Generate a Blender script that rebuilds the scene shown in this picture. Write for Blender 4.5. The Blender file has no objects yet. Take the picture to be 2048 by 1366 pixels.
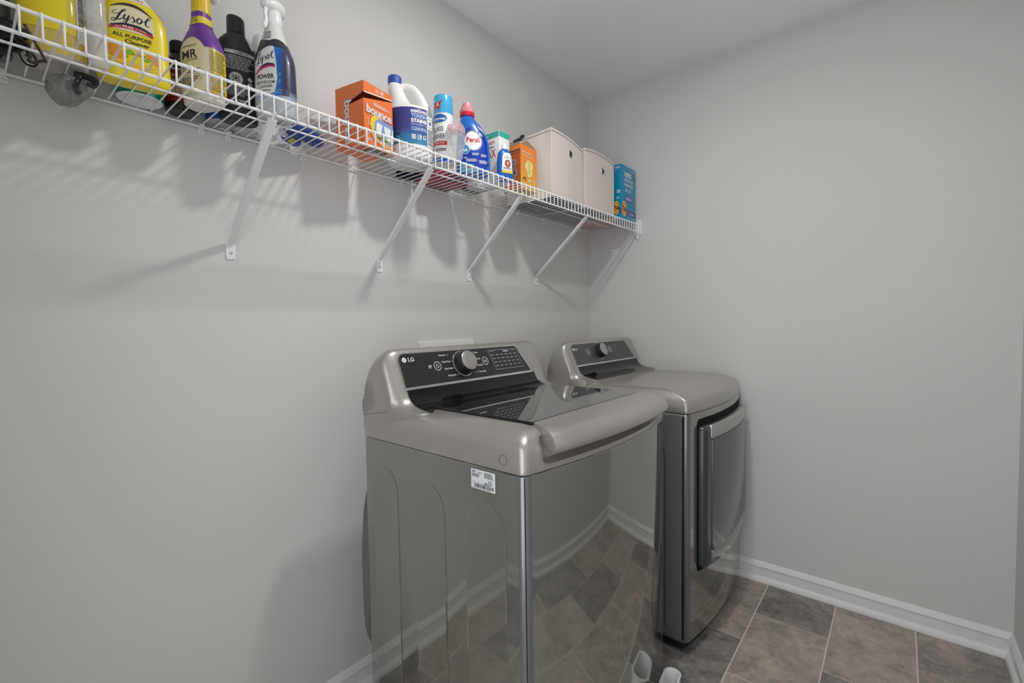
import bpy, bmesh, math, random
from mathutils import Vector, Matrix
random.seed(7)
SC = bpy.context.scene
COL = SC.collection
PI = math.pi

# ------------------------------------------------------------------ camera
yaw, pitch, roll = 0.6961, 0.0417, -0.0150
FW = Vector((-math.sin(yaw)*math.cos(pitch), math.cos(yaw)*math.cos(pitch), -math.sin(pitch)))
R0 = Vector((math.cos(yaw), math.sin(yaw), 0)); U0 = R0.cross(FW)
RT = R0*math.cos(roll) + U0*math.sin(roll); UP = U0*math.cos(roll) - R0*math.sin(roll)
cd = bpy.data.cameras.new('camera'); cam = bpy.data.objects.new('camera', cd); COL.objects.link(cam)
m3 = Matrix((RT, UP, -FW)).transposed()
cam.matrix_world = Matrix.Translation((1.3616, -2.3291, 1.206)) @ m3.to_4x4()
cd.sensor_fit = 'HORIZONTAL'; cd.sensor_width = 36.0; cd.lens = 928.15/2048*36; cd.clip_start = 0.01
SC.camera = cam
# ------------------------------------------------------------------ light, exposure
W = bpy.data.worlds.new('world'); SC.world = W; W.use_nodes = True
W.node_tree.nodes['Background'].inputs[0].default_value = (0.8, 0.85, 0.9, 1)
W.node_tree.nodes['Background'].inputs[1].default_value = 0.3
LAMP = (0.875, -1.285, 2.425)            # recessed downlight in the ceiling
ld = bpy.data.lights.new('downlight', 'AREA'); ld.shape = 'DISK'; ld.size = 0.105; ld.energy = 11.4
ld.color = (1.0, 0.985, 0.955)
lo = bpy.data.objects.new('downlight', ld); COL.objects.link(lo); lo.location = LAMP
# daylight from the hall through the open doorway behind the camera
hd = bpy.data.lights.new('hall_daylight', 'AREA'); hd.shape = 'RECTANGLE'; hd.size = 0.76; hd.size_y = 2.0; hd.energy = 13; hd.color = (0.95, 0.97, 1.0)
ho = bpy.data.objects.new('hall_daylight', hd); COL.objects.link(ho); ho.location = (1.23, -2.60, 1.03); ho.rotation_euler = (PI/2, 0, 0)
SC.view_settings.view_transform = 'Standard'; SC.view_settings.look = 'None'
SC.view_settings.gamma = 1.0; SC.view_settings.use_curve_mapping = False
SC.view_settings.exposure = -0.23

# ------------------------------------------------------------------ materials
def lin(c): return c/12.92 if c <= 0.04045 else ((c+0.055)/1.055)**2.4
def C(h, k=1.0):
    return tuple(min(1.0, lin(int(h[i:i+2], 16)/255)*k) for i in (0, 2, 4)) + (1.0,)
MATS = {}
def mat(name, col, rough=0.5, metal=0.0, coat=0.0, coat_rough=0.05, var=0.04, scale=30, bump=0.0, bscale=200, spec=0.5, coat_ior=1.5, trans=0.0, alpha=1.0, ior=1.45):
    if name in MATS: return MATS[name]
    m = bpy.data.materials.new(name); m.use_nodes = True; nt = m.node_tree; b = nt.nodes['Principled BSDF']
    b.inputs['Roughness'].default_value = rough; b.inputs['Metallic'].default_value = metal
    b.inputs['Coat Weight'].default_value = coat; b.inputs['Coat Roughness'].default_value = coat_rough
    b.inputs['Coat IOR'].default_value = coat_ior
    b.inputs['Specular IOR Level'].default_value = spec; b.inputs['IOR'].default_value = ior
    b.inputs['Transmission Weight'].default_value = trans; b.inputs['Alpha'].default_value = alpha
    tc = nt.nodes.new('ShaderNodeTexCoord')
    n = nt.nodes.new('ShaderNodeTexNoise'); n.inputs['Scale'].default_value = scale; n.inputs['Detail'].default_value = 4
    nt.links.new(tc.outputs['Object'], n.inputs['Vector'])
    mx = nt.nodes.new('ShaderNodeMix'); mx.data_type = 'RGBA'
    mx.inputs['A'].default_value = tuple(c*(1-var) for c in col[:3])+(1,)
    mx.inputs['B'].default_value = tuple(min(1, c*(1+var)) for c in col[:3])+(1,)
    nt.links.new(n.outputs['Fac'], mx.inputs['Factor']); nt.links.new(mx.outputs['Result'], b.inputs['Base Color'])
    if bump:
        n2 = nt.nodes.new('ShaderNodeTexNoise'); n2.inputs['Scale'].default_value = bscale; n2.inputs['Detail'].default_value = 3
        nt.links.new(tc.outputs['Object'], n2.inputs['Vector'])
        bp = nt.nodes.new('ShaderNodeBump'); bp.inputs['Strength'].default_value = bump; bp.inputs['Distance'].default_value = 0.002
        nt.links.new(n2.outputs['Fac'], bp.inputs['Height']); nt.links.new(bp.outputs['Normal'], b.inputs['Normal'])
    MATS[name] = m
    return m
def ramp_mat(name, stops, axis='Z', lo=0.0, hi=1.0, rough=0.35, coat=0.3):
    """printed colour gradient along one object axis"""
    if name in MATS: return MATS[name]
    m = mat(name, (0.5, 0.5, 0.5, 1), rough=rough, coat=coat); nt = m.node_tree; b = nt.nodes['Principled BSDF']
    tc = nt.nodes.new('ShaderNodeTexCoord'); sp = nt.nodes.new('ShaderNodeSeparateXYZ'); mr = nt.nodes.new('ShaderNodeMapRange')
    mr.inputs['From Min'].default_value = lo; mr.inputs['From Max'].default_value = hi
    cr = nt.nodes.new('ShaderNodeValToRGB')
    nt.links.new(tc.outputs['Object'], sp.inputs[0]); nt.links.new(sp.outputs[axis], mr.inputs['Value']); nt.links.new(mr.outputs[0], cr.inputs[0])
    els = cr.color_ramp.elements
    while len(els) < len(stops): els.new(0.5)
    for e, (p, c) in zip(els, stops): e.position = p; e.color = c
    nt.links.new(cr.outputs[0], b.inputs['Base Color'])
    return m
def clear_mat(name, tint=(0.9, 0.9, 0.9, 1), opac=0.25, rough=0.12):
    """thin clear plastic film: part transparent, part glossy"""
    if name in MATS: return MATS[name]
    m = bpy.data.materials.new(name); m.use_nodes = True; nt = m.node_tree
    b = nt.nodes['Principled BSDF']; b.inputs['Base Color'].default_value = tint; b.inputs['Roughness'].default_value = rough
    b.inputs['Specular IOR Level'].default_value = 0.8
    out = nt.nodes['Material Output']; tr = nt.nodes.new('ShaderNodeBsdfTransparent'); mx = nt.nodes.new('ShaderNodeMixShader')
    tr.inputs[0].default_value = (0.95, 0.95, 0.95, 1)
    tc = nt.nodes.new('ShaderNodeTexCoord'); n = nt.nodes.new('ShaderNodeTexNoise'); n.inputs['Scale'].default_value = 60
    nt.links.new(tc.outputs['Object'], n.inputs['Vector'])
    mr = nt.nodes.new('ShaderNodeMapRange'); mr.inputs['To Min'].default_value = max(0, opac-0.15); mr.inputs['To Max'].default_value = min(1, opac+0.15)
    nt.links.new(n.outputs['Fac'], mr.inputs['Value']); nt.links.new(mr.outputs[0], mx.inputs[0])
    nt.links.new(tr.outputs[0], mx.inputs[1]); nt.links.new(b.outputs[0], mx.inputs[2]); nt.links.new(mx.outputs[0], out.inputs[0])
    MATS[name] = m
    return m

WALL = mat('wall_paint', (0.71, 0.705, 0.695, 1), rough=0.75, var=0.015, scale=3, bump=0.12, bscale=350, spec=0.25)
TRIM = mat('trim_paint', (0.84, 0.84, 0.84, 1), rough=0.35, var=0.01, spec=0.4)
GROUT = mat('grout', (0.84, 0.79, 0.70, 1), rough=0.9, var=0.1, scale=60)
WIRE = mat('white_vinyl_coating', (0.90, 0.90, 0.905, 1), rough=0.35, var=0.01)
BLACK = mat('black_plastic', (0.012, 0.012, 0.013, 1), rough=0.35)
WHITEP = mat('white_plastic', (0.87, 0.87, 0.87, 1), rough=0.3, var=0.01)
DARKINK = mat('dark_ink', (0.02, 0.02, 0.03, 1), rough=0.5)
WHITEINK = mat('white_ink', (0.85, 0.85, 0.86, 1), rough=0.45, var=0.01)
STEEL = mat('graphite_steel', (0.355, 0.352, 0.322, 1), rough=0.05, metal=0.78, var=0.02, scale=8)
STEELC = mat('graphite_corner_reflection_tint', (0.235, 0.245, 0.26, 1), rough=0.27, metal=0.7, var=0.02, scale=8)  # bluish tint paints the doorway's soft reflection into the cabinet corners
STEELT = mat('graphite_enamel_top', (0.43, 0.41, 0.385, 1), rough=0.34, metal=0.58, coat=0.5, coat_rough=0.12, var=0.02, scale=8)
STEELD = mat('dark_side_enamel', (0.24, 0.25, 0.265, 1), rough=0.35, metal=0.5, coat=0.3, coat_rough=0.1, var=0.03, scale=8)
CHROME = mat('bright_trim', (0.75, 0.74, 0.72, 1), rough=0.22, metal=1.0)
GLASS = mat('black_lid_glass', (0.010, 0.011, 0.012, 1), rough=0.04, coat=1.0, coat_rough=0.01, spec=0.9, coat_ior=1.7)
PANEL = mat('black_console_panel', (0.022, 0.024, 0.026, 1), rough=0.28, spec=0.6)
RECESS = mat('gloss_black_recess', (0.006, 0.007, 0.007, 1), rough=0.10, spec=0.5)
PITCH = mat('recess_shade_black', (0.006, 0.006, 0.007, 1), rough=0.6, spec=0.1)  # near-black colour carries the shade of the door recess
DPANEL = mat('console_panel_reflection_grey', (0.065, 0.070, 0.070, 1), rough=0.22, spec=0.6)  # black panel lightened, its glossy reflection put into the base colour
GREYINK = mat('grey_ink', (0.45, 0.46, 0.47, 1), rough=0.5)

# ceiling: stomped drywall texture
CEIL = mat('ceiling_paint', (0.93, 0.93, 0.93, 1), rough=0.9, var=0.02, scale=6, bump=0.35, bscale=38, spec=0.2)

def tile_mat():
    m = mat('slate_vinyl_tile', (0.1, 0.1, 0.1, 1), rough=0.42, bump=0.25, bscale=60, spec=0.45)
    nt = m.node_tree; b = nt.nodes['Principled BSDF']
    tc = nt.nodes.new('ShaderNodeTexCoord'); oi = nt.nodes.new('ShaderNodeObjectInfo')
    ad = nt.nodes.new('ShaderNodeVectorMath'); ad.operation = 'MULTIPLY_ADD'
    cb = nt.nodes.new('ShaderNodeCombineXYZ')
    for i in range(3): nt.links.new(oi.outputs['Random'], cb.inputs[i])
    ad.inputs[1].default_value = (37, 23, 11)
    nt.links.new(cb.outputs[0], ad.inputs[0]); nt.links.new(tc.outputs['Object'], ad.inputs[2])
    n1 = nt.nodes.new('ShaderNodeTexNoise'); n1.inputs['Scale'].default_value = 7; n1.inputs['Detail'].default_value = 8; n1.inputs['Roughness'].default_value = 0.65; n1.inputs['Distortion'].default_value = 0.6
    n2 = nt.nodes.new('ShaderNodeTexNoise'); n2.inputs['Scale'].default_value = 26; n2.inputs['Detail'].default_value = 8; n2.inputs['Distortion'].default_value = 1.2
    nt.links.new(ad.outputs[0], n1.inputs['Vector']); nt.links.new(ad.outputs[0], n2.inputs['Vector'])
    cr = nt.nodes.new('ShaderNodeValToRGB')
    stops = [(0.25, (0.145, 0.141, 0.137, 1)), (0.45, (0.315, 0.285, 0.260, 1)), (0.58, (0.445, 0.385, 0.335, 1)), (0.75, (0.60, 0.52, 0.445, 1))]
    els = cr.color_ramp.elements
    while len(els) < 4: els.new(0.5)
    for e, (p, c) in zip(els, stops): e.position = p; e.color = c
    mixf = nt.nodes.new('ShaderNodeMath'); mixf.operation = 'MULTIPLY_ADD'; mixf.inputs[1].default_value = 0.46
    nt.links.new(n2.outputs['Fac'], mixf.inputs[0])
    m2 = nt.nodes.new('ShaderNodeMath'); m2.operation = 'MULTIPLY_ADD'; m2.inputs[1].default_value = 0.70
    nt.links.new(n1.outputs['Fac'], m2.inputs[0])
    m3_ = nt.nodes.new('ShaderNodeMapRange'); m3_.inputs['To Min'].default_value = -0.22; m3_.inputs['To Max'].default_value = 0.06
    cp = nt.nodes.new('ShaderNodeSeparateColor'); nt.links.new(oi.outputs['Color'], cp.inputs[0]); nt.links.new(cp.outputs[0], m3_.inputs['Value'])
    nt.links.new(m3_.outputs[0], m2.inputs[2]); nt.links.new(m2.outputs[0], mixf.inputs[2])
    nt.links.new(mixf.outputs[0], cr.inputs[0]); nt.links.new(cr.outputs[0], b.inputs['Base Color'])
    return m
TILE = tile_mat()

# ------------------------------------------------------------------ geometry helpers
def link(o, parent=None):
    COL.objects.link(o)
    if parent is not None: o.parent = parent
    return o
def tag(o, label=None, cat=None, group=None, kind=None):
    if label: o['label'] = label
    if cat: o['category'] = cat
    if group: o['group'] = group
    if kind: o['kind'] = kind
    return o
def root(name, label, cat, loc=(0, 0, 0), rz=0.0, group=None):
    o = bpy.data.objects.new(name, None); o.empty_display_size = 0.05; o.location = loc; o.rotation_euler = (0, 0, rz)
    return tag(link(o), label, cat, group)
def mesh(name, verts, faces, m, parent=None, smooth=False, angle=None, mats=None, fm=None):
    me = bpy.data.meshes.new(name); me.from_pydata([tuple(v) for v in verts], [], faces)
    for x in (mats or [m]): me.materials.append(x)
    if fm: me.polygons.foreach_set('material_index', fm)
    if smooth:
        me.polygons.foreach_set('use_smooth', [True]*len(me.polygons))
        me.set_sharp_from_angle(angle=math.radians(angle or 40))
    me.update()
    return link(bpy.data.objects.new(name, me), parent)
def bmobj(name, bm, m, parent=None, smooth=False, angle=40):
    bmesh.ops.recalc_face_normals(bm, faces=bm.faces)
    me = bpy.data.meshes.new(name); bm.to_mesh(me); bm.free(); me.materials.append(m)
    if smooth:
        me.polygons.foreach_set('use_smooth', [True]*len(me.polygons)); me.set_sharp_from_angle(angle=math.radians(angle))
    return link(bpy.data.objects.new(name, me), parent)
def add_box(bm, x0, x1, y0, y1, z0, z1):
    v = [bm.verts.new(p) for p in ((x0,y0,z0),(x1,y0,z0),(x1,y1,z0),(x0,y1,z0),(x0,y0,z1),(x1,y0,z1),(x1,y1,z1),(x0,y1,z1))]
    fs = [bm.faces.new([v[i] for i in q]) for q in ((0,3,2,1),(4,5,6,7),(0,1,5,4),(1,2,6,5),(2,3,7,6),(3,0,4,7))]
    return v, fs
def box(name, x0, x1, y0, y1, z0, z1, m, parent=None, bev=0.0, seg=2):
    bm = bmesh.new(); add_box(bm, x0, x1, y0, y1, z0, z1)
    if bev: bmesh.ops.bevel(bm, geom=list(bm.edges), offset=bev, segments=seg, profile=0.5, affect='EDGES')
    return bmobj(name, bm, m, parent, smooth=bool(bev), angle=50)
def loft(rings, caps=True, closed=True):
    n = len(rings[0]); V = [p for r in rings for p in r]; Fc = []
    for k in range(len(rings)-1):
        for i in range(n if closed else n-1):
            j = (i+1) % n
            Fc.append((k*n+i, k*n+j, (k+1)*n+j, (k+1)*n+i))
    if caps and closed:
        Fc.append(tuple(range(n-1, -1, -1))); Fc.append(tuple(range((len(rings)-1)*n, len(rings)*n)))
    return V, Fc
def lathe(name, prof, m, parent=None, seg=32, c=(0, 0), sx=1, sy=1, angle=35):
    rings = [[(c[0]+r*sx*math.cos(2*PI*i/seg), c[1]+r*sy*math.sin(2*PI*i/seg), z) for i in range(seg)] for r, z in prof]
    V, Fc = loft(rings); return mesh(name, V, Fc, m, parent, True, angle)
def frames(pts):
    pts = [Vector(p) for p in pts]; T = []
    for i in range(len(pts)):
        t = pts[min(i+1, len(pts)-1)] - pts[max(i-1, 0)]; T.append(t.normalized())
    ref = Vector((0, 0, 1)) if abs(T[0].z) < 0.9 else Vector((1, 0, 0))
    N = (ref - T[0]*ref.dot(T[0])).normalized(); out = []
    for p, t in zip(pts, T):
        N = (N - t*N.dot(t)).normalized(); out.append((p, N, t.cross(N)))
    return out
def tube_rings(pts, rad, seg=8, flat=1.0):
    fr = frames(pts); rr = rad if isinstance(rad, (list, tuple)) else [rad]*len(pts)
    return [[p + N*(r*math.cos(2*PI*i/seg)) + B*(r*flat*math.sin(2*PI*i/seg)) for i in range(seg)] for (p, N, B), r in zip(fr, rr)]
def tube(name, pts, rad, m, parent=None, seg=8, flat=1.0, angle=60):
    V, Fc = loft(tube_rings(pts, rad, seg, flat)); return mesh(name, V, Fc, m, parent, True, angle)
def catmull(P, sub=6, closed=False):
    P = [Vector(p) for p in P]; out = []; n = len(P)
    for i in range(n if closed else n-1):
        if closed: a, b, c, d = P[(i-1) % n], P[i], P[(i+1) % n], P[(i+2) % n]
        else: a, b, c, d = P[max(i-1, 0)], P[i], P[i+1], P[min(i+2, n-1)]
        for k in range(sub):
            t = k/sub; t2 = t*t; t3 = t2*t
            out.append(0.5*((2*b) + (c-a)*t + (2*a-5*b+4*c-d)*t2 + (3*b-a-3*c+d)*t3))
    if not closed: out.append(P[-1])
    return out
def interp(prof, z):
    if z <= prof[0][0]: return prof[0][1:]
    for a, b in zip(prof, prof[1:]):
        if z <= b[0]:
            t = (z-a[0])/max(1e-9, b[0]-a[0]); return tuple(p+(q-p)*t for p, q in zip(a[1:], b[1:]))
    return prof[-1][1:]

# superellipse bottle: prof rows (z, half_lateral a, half_depth b, n, shift_lateral)
class Bottle:
    def __init__(s, prof, n=2.4):
        s.n = n; full = [tuple(p)+(0,)*(4-len(p)) for p in prof]
        pts = catmull([Vector((p[1], p[2], p[3])) for p in full], 4); zs = []
        for a, b in zip(full, full[1:]): zs += [a[0]+(b[0]-a[0])*k/4 for k in range(4)]
        zs.append(full[-1][0]); s.prof = [(z, max(1e-4, q.x), max(1e-4, q.y), q.z) for z, q in zip(zs, pts)]
    def pt(s, th, z, off=0.0):
        a, b, sh = interp(s.prof, z); e = 2/s.n; c, sn = math.cos(th), math.sin(th)
        return Vector(((b+off)*math.copysign(abs(c)**e, c), sh+(a+off)*math.copysign(abs(sn)**e, sn), z))
    def build(s, name, m, parent, seg=48, z0=None, z1=None, off=0.0, angle=45):
        zs = [p[0] for p in s.prof if (z0 is None or p[0] > z0+1e-5) and (z1 is None or p[0] < z1-1e-5)]
        if z0 is not None: zs = [z0]+zs
        if z1 is not None: zs = zs+[z1]
        V, Fc = loft([[s.pt(2*PI*i/seg, z, off) for i in range(seg)] for z in zs]); return mesh(name, V, Fc, m, parent, True, angle)
    def wrap(s, zref, th0=0.0, off=0.0006):
        N = 720; acc = [0.0]; p0 = s.pt(th0, zref)
        T = [th0 + PI*i/N*1.2 for i in range(N+1)]; 
        for i in range(1, N+1):
            p = s.pt(T[i], zref); acc.append(acc[-1]+(p-p0).length); p0 = p
        accn = [0.0]; p0 = s.pt(th0, zref); Tn = [th0 - PI*i/N*1.2 for i in range(N+1)]
        for i in range(1, N+1):
            p = s.pt(Tn[i], zref); accn.append(accn[-1]+(p-p0).length); p0 = p
        import bisect
        def th(u):
            A, TT = (acc, T) if u >= 0 else (accn, Tn); u = abs(u); i = min(len(A)-1, max(1, bisect.bisect(A, u)))
            t = (u-A[i-1])/max(1e-9, A[i]-A[i-1]); return TT[i-1]+(TT[i]-TT[i-1])*t
        return lambda u, v, e=0.0: s.pt(th(u), v, off+e)
def flat(o, ud, vd, off=0.0006):
    o, ud, vd = Vector(o), Vector(ud).normalized(), Vector(vd).normalized(); n = ud.cross(vd)
    return lambda u, v, e=0.0: o+ud*u+vd*v+n*(off+e)

# flat print: 2D shapes mapped on a surface
def poly(*p): return ([tuple(q) for q in p], [tuple(range(len(p)))])
def rect(cx, cy, w, h): return poly((cx-w/2, cy-h/2), (cx+w/2, cy-h/2), (cx+w/2, cy+h/2), (cx-w/2, cy+h/2))
def rrect(cx, cy, w, h, r, k=5):
    P = []
    for sx, sy, a in ((1, -1, -90), (1, 1, 0), (-1, 1, 90), (-1, -1, 180)):
        for i in range(k+1):
            t = math.radians(a+90*i/k); P.append((cx+sx*(w/2-r)+r*math.cos(t), cy+sy*(h/2-r)+r*math.sin(t)))
    return poly(*P)
def ell(cx, cy, rx, ry, k=28): return poly(*[(cx+rx*math.cos(2*PI*i/k), cy+ry*math.sin(2*PI*i/k)) for i in range(k)])
def ring(cx, cy, r, w, k=32, ry=None, a0=0, a1=360):
    ry = ry or r; V = []; Fc = []; n = k+1
    for i in range(n):
        t = math.radians(a0+(a1-a0)*i/k); V += [(cx+(r-w/2)*math.cos(t), cy+(ry-w/2)*math.sin(t)), (cx+(r+w/2)*math.cos(t), cy+(ry+w/2)*math.sin(t))]
    for i in range(k): Fc.append((2*i, 2*i+1, 2*i+3, 2*i+2))
    return V, Fc
def frame2(cx, cy, w, h, t):
    return join(rect(cx, cy+h/2, w+t, t), rect(cx, cy-h/2, w+t, t), rect(cx-w/2, cy, t, h-t), rect(cx+w/2, cy, t, h-t))
def stroke(P, w, closed=False, sub=5):
    Q = catmull([Vector((p[0], p[1], p[2] if len(p) > 2 else 1.0)) for p in P], sub, closed)
    V = []; Fc = []; n = len(Q)
    for i in range(n):
        a = Q[(i-1) % n] if closed else Q[max(0, i-1)]; b = Q[(i+1) % n] if closed else Q[min(n-1, i+1)]
        t = Vector((b.x-a.x, b.y-a.y)); t = t.normalized() if t.length > 1e-9 else Vector((1, 0)); nn = Vector((-t.y, t.x))*(w*0.5*Q[i].z)
        V += [(Q[i].x-nn.x, Q[i].y-nn.y), (Q[i].x+nn.x, Q[i].y+nn.y)]
    for i in range(n if closed else n-1):
        j = (i+1) % n; Fc.append((2*i, 2*j, 2*j+1, 2*i+1))
    return V, Fc
def join(*S):
    V = []; Fc = []
    for v, f in S:
        k = len(V); V += v; Fc += [tuple(i+k for i in q) for q in f]
    return V, Fc
def xf(S, dx=0, dy=0, rot=0, s=1, sx=1, sy=1):
    c, n = math.cos(rot), math.sin(rot)
    return [(dx+s*(sx*x*c-sy*y*n), dy+s*(sx*x*n+sy*y*c)) for x, y in S[0]], S[1]
_tc = {}
def txt(s, cx, cy, h, w=None, bold=0.0, shear=0.0, rot=0.0, sp=1.0):
    key = (s, bold, shear, sp)
    if key not in _tc:
        cu = bpy.data.curves.new('lettering_source', 'FONT'); cu.body = s; cu.align_x = 'CENTER'; cu.size = 1.0
        cu.offset = bold; cu.shear = shear; cu.resolution_u = 3; cu.space_character = sp; cu.fill_mode = 'FRONT'
        o = bpy.data.objects.new('lettering_source', cu); COL.objects.link(o)
        dg = bpy.context.evaluated_depsgraph_get(); me = bpy.data.meshes.new_from_object(o.evaluated_get(dg))
        V = [(v.co.x, v.co.y) for v in me.vertices]; Fc = []
        for p in me.polygons:
            q = list(p.vertices)
            if p.normal.z < 0: q.reverse()
            Fc.append(tuple(q))
        bpy.data.objects.remove(o); bpy.data.curves.remove(cu); bpy.data.meshes.remove(me); _tc[key] = (V, Fc)
    V, Fc = _tc[key]
    if not V: return [], []
    x0 = min(v[0] for v in V); x1 = max(v[0] for v in V); sy = h/0.70; sx = (w/(x1-x0)) if w else sy; mx = (x0+x1)/2
    return xf(([(( x-mx)*sx, (y-0.34)*sy) for x, y in V], Fc), cx, cy, rot)
def words(cx, cy, w, h, n, seed=1, gap=0.45, fill=1.0):
    """rows of unreadably small print, as short dashes"""
    rd = random.Random(seed); S = []; rh = h/n
    for k in range(n):
        y = cy+h/2-(k+0.5)*rh; x = cx-w/2; end = cx+w/2-(rd.random()*0.25*w*fill)
        while x < end-0.05*w:
            L = w*rd.uniform(0.06, 0.17); L = min(L, end-x); S.append(rect(x+L/2, y, L, rh*(1-gap))); x += L+0.022*w
    return join(*S)
def bars(cx, cy, w, h, seed=1, n=30):
    rd = random.Random(seed); S = []; x = cx-w/2; u = w/(n*2)
    while x < cx+w/2:
        b = u*rd.choice((0.6, 1, 1.6)); S.append(rect(x+b/2, cy, b, h)); x += b+u*rd.choice((0.6, 1, 1.4))
    return join(*S)
def decal(name, parent, m, mapf, shape, layer=0, step=None):
    V, Fc = shape; bm = bmesh.new(); vs = [bm.verts.new((x, y, 0)) for x, y in V]
    for f in Fc:
        try: bm.faces.new([vs[i] for i in f])
        except ValueError: pass
    if step:
        for ax in (0, 1):
            st = step if ax == 0 else step*2
            lo = min(v.co[ax] for v in bm.verts); hi = max(v.co[ax] for v in bm.verts)
            k = math.floor(lo/st)+1
            while k*st < hi:
                n = Vector((1, 0, 0)) if ax == 0 else Vector((0, 1, 0)); co = n*(k*st)
                bmesh.ops.bisect_plane(bm, geom=list(bm.verts)+list(bm.edges)+list(bm.faces), plane_co=co, plane_no=n, dist=1e-7); k += 1
    bmesh.ops.triangulate(bm, faces=list(bm.faces))
    for v in bm.verts: v.co = mapf(v.co.x, v.co.y, 0.00025*layer)
    me = bpy.data.meshes.new(name); bm.to_mesh(me); bm.free(); me.materials.append(m)
    me.polygons.foreach_set('use_smooth', [True]*len(me.polygons))
    return link(bpy.data.objects.new(name, me), parent)
def lysol_script():
    S = []
    S.append(stroke([(5.9,-4.1,.5),(5.1,-4.55,.6),(5.2,-4.95,.6),(6.1,-4.9,.6),(7.2,-4.3,.6),(8.0,-3.7,.6),(8.2,-3.42,.6),(7.9,-3.35,.8),(7.4,-3.8,1.5),(6.8,-4.8,1.9),(6.3,-5.8,1.9),(5.8,-6.6,1.4),(5.2,-6.9,.7),(4.95,-6.6,.7),(5.3,-6.2,.8),(6.2,-6.3,1.2),(6.9,-6.15,1.0),(7.5,-5.6,.5)], .24))
    S.append(stroke([(8.1,-4.6,1.6),(7.75,-5.3,1.8),(7.75,-5.85,1.3),(8.2,-5.7,.7),(8.8,-5.0,.6)], .24))
    S.append(stroke([(9.0,-4.6,1.5),(8.6,-5.6,1.7),(8.2,-6.6,1.4),(7.8,-7.05,.8),(7.5,-6.8,.6),(7.8,-6.4,.6),(8.7,-5.9,.6),(9.6,-4.9,.5)], .24))
    S.append(stroke([(9.7,-4.6,.6),(10.0,-5.1,1.6),(10.25,-5.6,1.8),(10.0,-5.95,1.0),(9.5,-6.0,.8)], .24))
    S.append(stroke([(11.3,-4.7,1.2),(10.8,-5.3,1.8),(10.85,-5.9,1.2),(11.3,-6.0,1.1),(11.85,-5.4,1.8),(11.9,-4.85,1.2)], .24, closed=True))
    S.append(stroke([(12.1,-5.3,.5),(13.2,-4.7,.6),(14.0,-4.2,.6),(14.1,-3.85,.7),(13.8,-3.8,.9),(13.2,-4.5,1.7),(12.8,-5.3,1.9),(12.85,-5.9,1.4),(13.2,-6.1,.9),(13.7,-5.8,.5)], .24))
    V, Fc = join(*S); return [((x-9.5)/9.2, (y+5.2)/9.2) for x, y in V], Fc      # 1 unit wide, centred

# ------------------------------------------------------------------ room shell
XW, YB, H, T = 1.685, -2.48, 2.44, 0.1
def wallbox(name, *a, m=WALL):
    o = box(name, *a, m); tag(o, kind='structure'); return o
wallbox('wall_left', -T, 0, YB-T, T, 0, H)
wallbox('wall_back', 0, XW, 0, T, 0, H)
wallbox('wall_right', XW, XW+T, YB-T, T, 0, H)
DX0, DX1, DZ = 0.84, 1.62, 2.05            # doorway behind the camera, open to the lit hall
bm = bmesh.new(); add_box(bm, 0, DX0, YB-T, YB, 0, H); add_box(bm, DX1, XW, YB-T, YB, 0, H); add_box(bm, DX0, DX1, YB-T, YB, DZ, H)
tag(bmobj('wall_front', bm, WALL), kind='structure')
bm = bmesh.new(); 
for a in ((DX0-.06, DX0, YB, YB+.012, 0, DZ+.06), (DX1, DX1+.055, YB, YB+.012, 0, DZ+.06), (DX0, DX1, YB, YB+.012, DZ, DZ+.06), (DX0, DX0+.012, YB-T, YB, 0, DZ), (DX1-.012, DX1, YB-T, YB, 0, DZ), (DX0, DX1, YB-T, YB, DZ-.012, DZ)): add_box(bm, *a)
tag(bmobj('trim_1', bm, TRIM), kind='structure')
tag(box('ceiling', -T, XW+T, YB-T, T, H, H+T, CEIL), kind='structure')
floor = tag(box('floor', -T, XW+T, YB-T, T, -T, -0.0012, GROUT), kind='structure')
# vinyl tiles 0.25 x 0.41, running bond, seams as in the photograph
TW, TL, G = 0.2513, 0.411, 0.0042
ti = 0
tone = {}
rd = random.Random(21)
for k in range(-4, 4):
    xa = 0.9235+TW*k; xb = xa+TW
    ph = -0.277 if k % 2 == 0 else -0.0705
    for j in range(-1, 8):
        y1 = ph+TL-TL*j; y0 = y1-TL
        X0, X1, Y0, Y1 = max(xa+G/2, 0.002), min(xb-G/2, XW-0.002), max(y0+G/2, YB+0.002), min(y1-G/2, -0.002)
        if X1-X0 < 0.01 or Y1-Y0 < 0.01: continue
        bm = bmesh.new(); v, f = add_box(bm, X0, X1, Y0, Y1, -0.0012, 0.0004)
        bmesh.ops.bevel(bm, geom=[e for e in bm.edges if all(q.co.z > 0 for q in e.verts)], offset=0.0004, segments=1, affect='EDGES')
        t = bmobj('tile', bm, TILE, floor); ti += 1
        val = {(0, 0): 0.10, (0, 1): 0.75, (1, 1): 0.80, (1, 0): 0.55, (2, 1): 0.45, (2, 0): 0.45, (-1, 1): 0.55, (-1, 2): 0.05, (0, 2): 0.7, (2, 2): 0.1}.get((k, j), rd.random())
        t.color = (val, val, val, 1)

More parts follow.
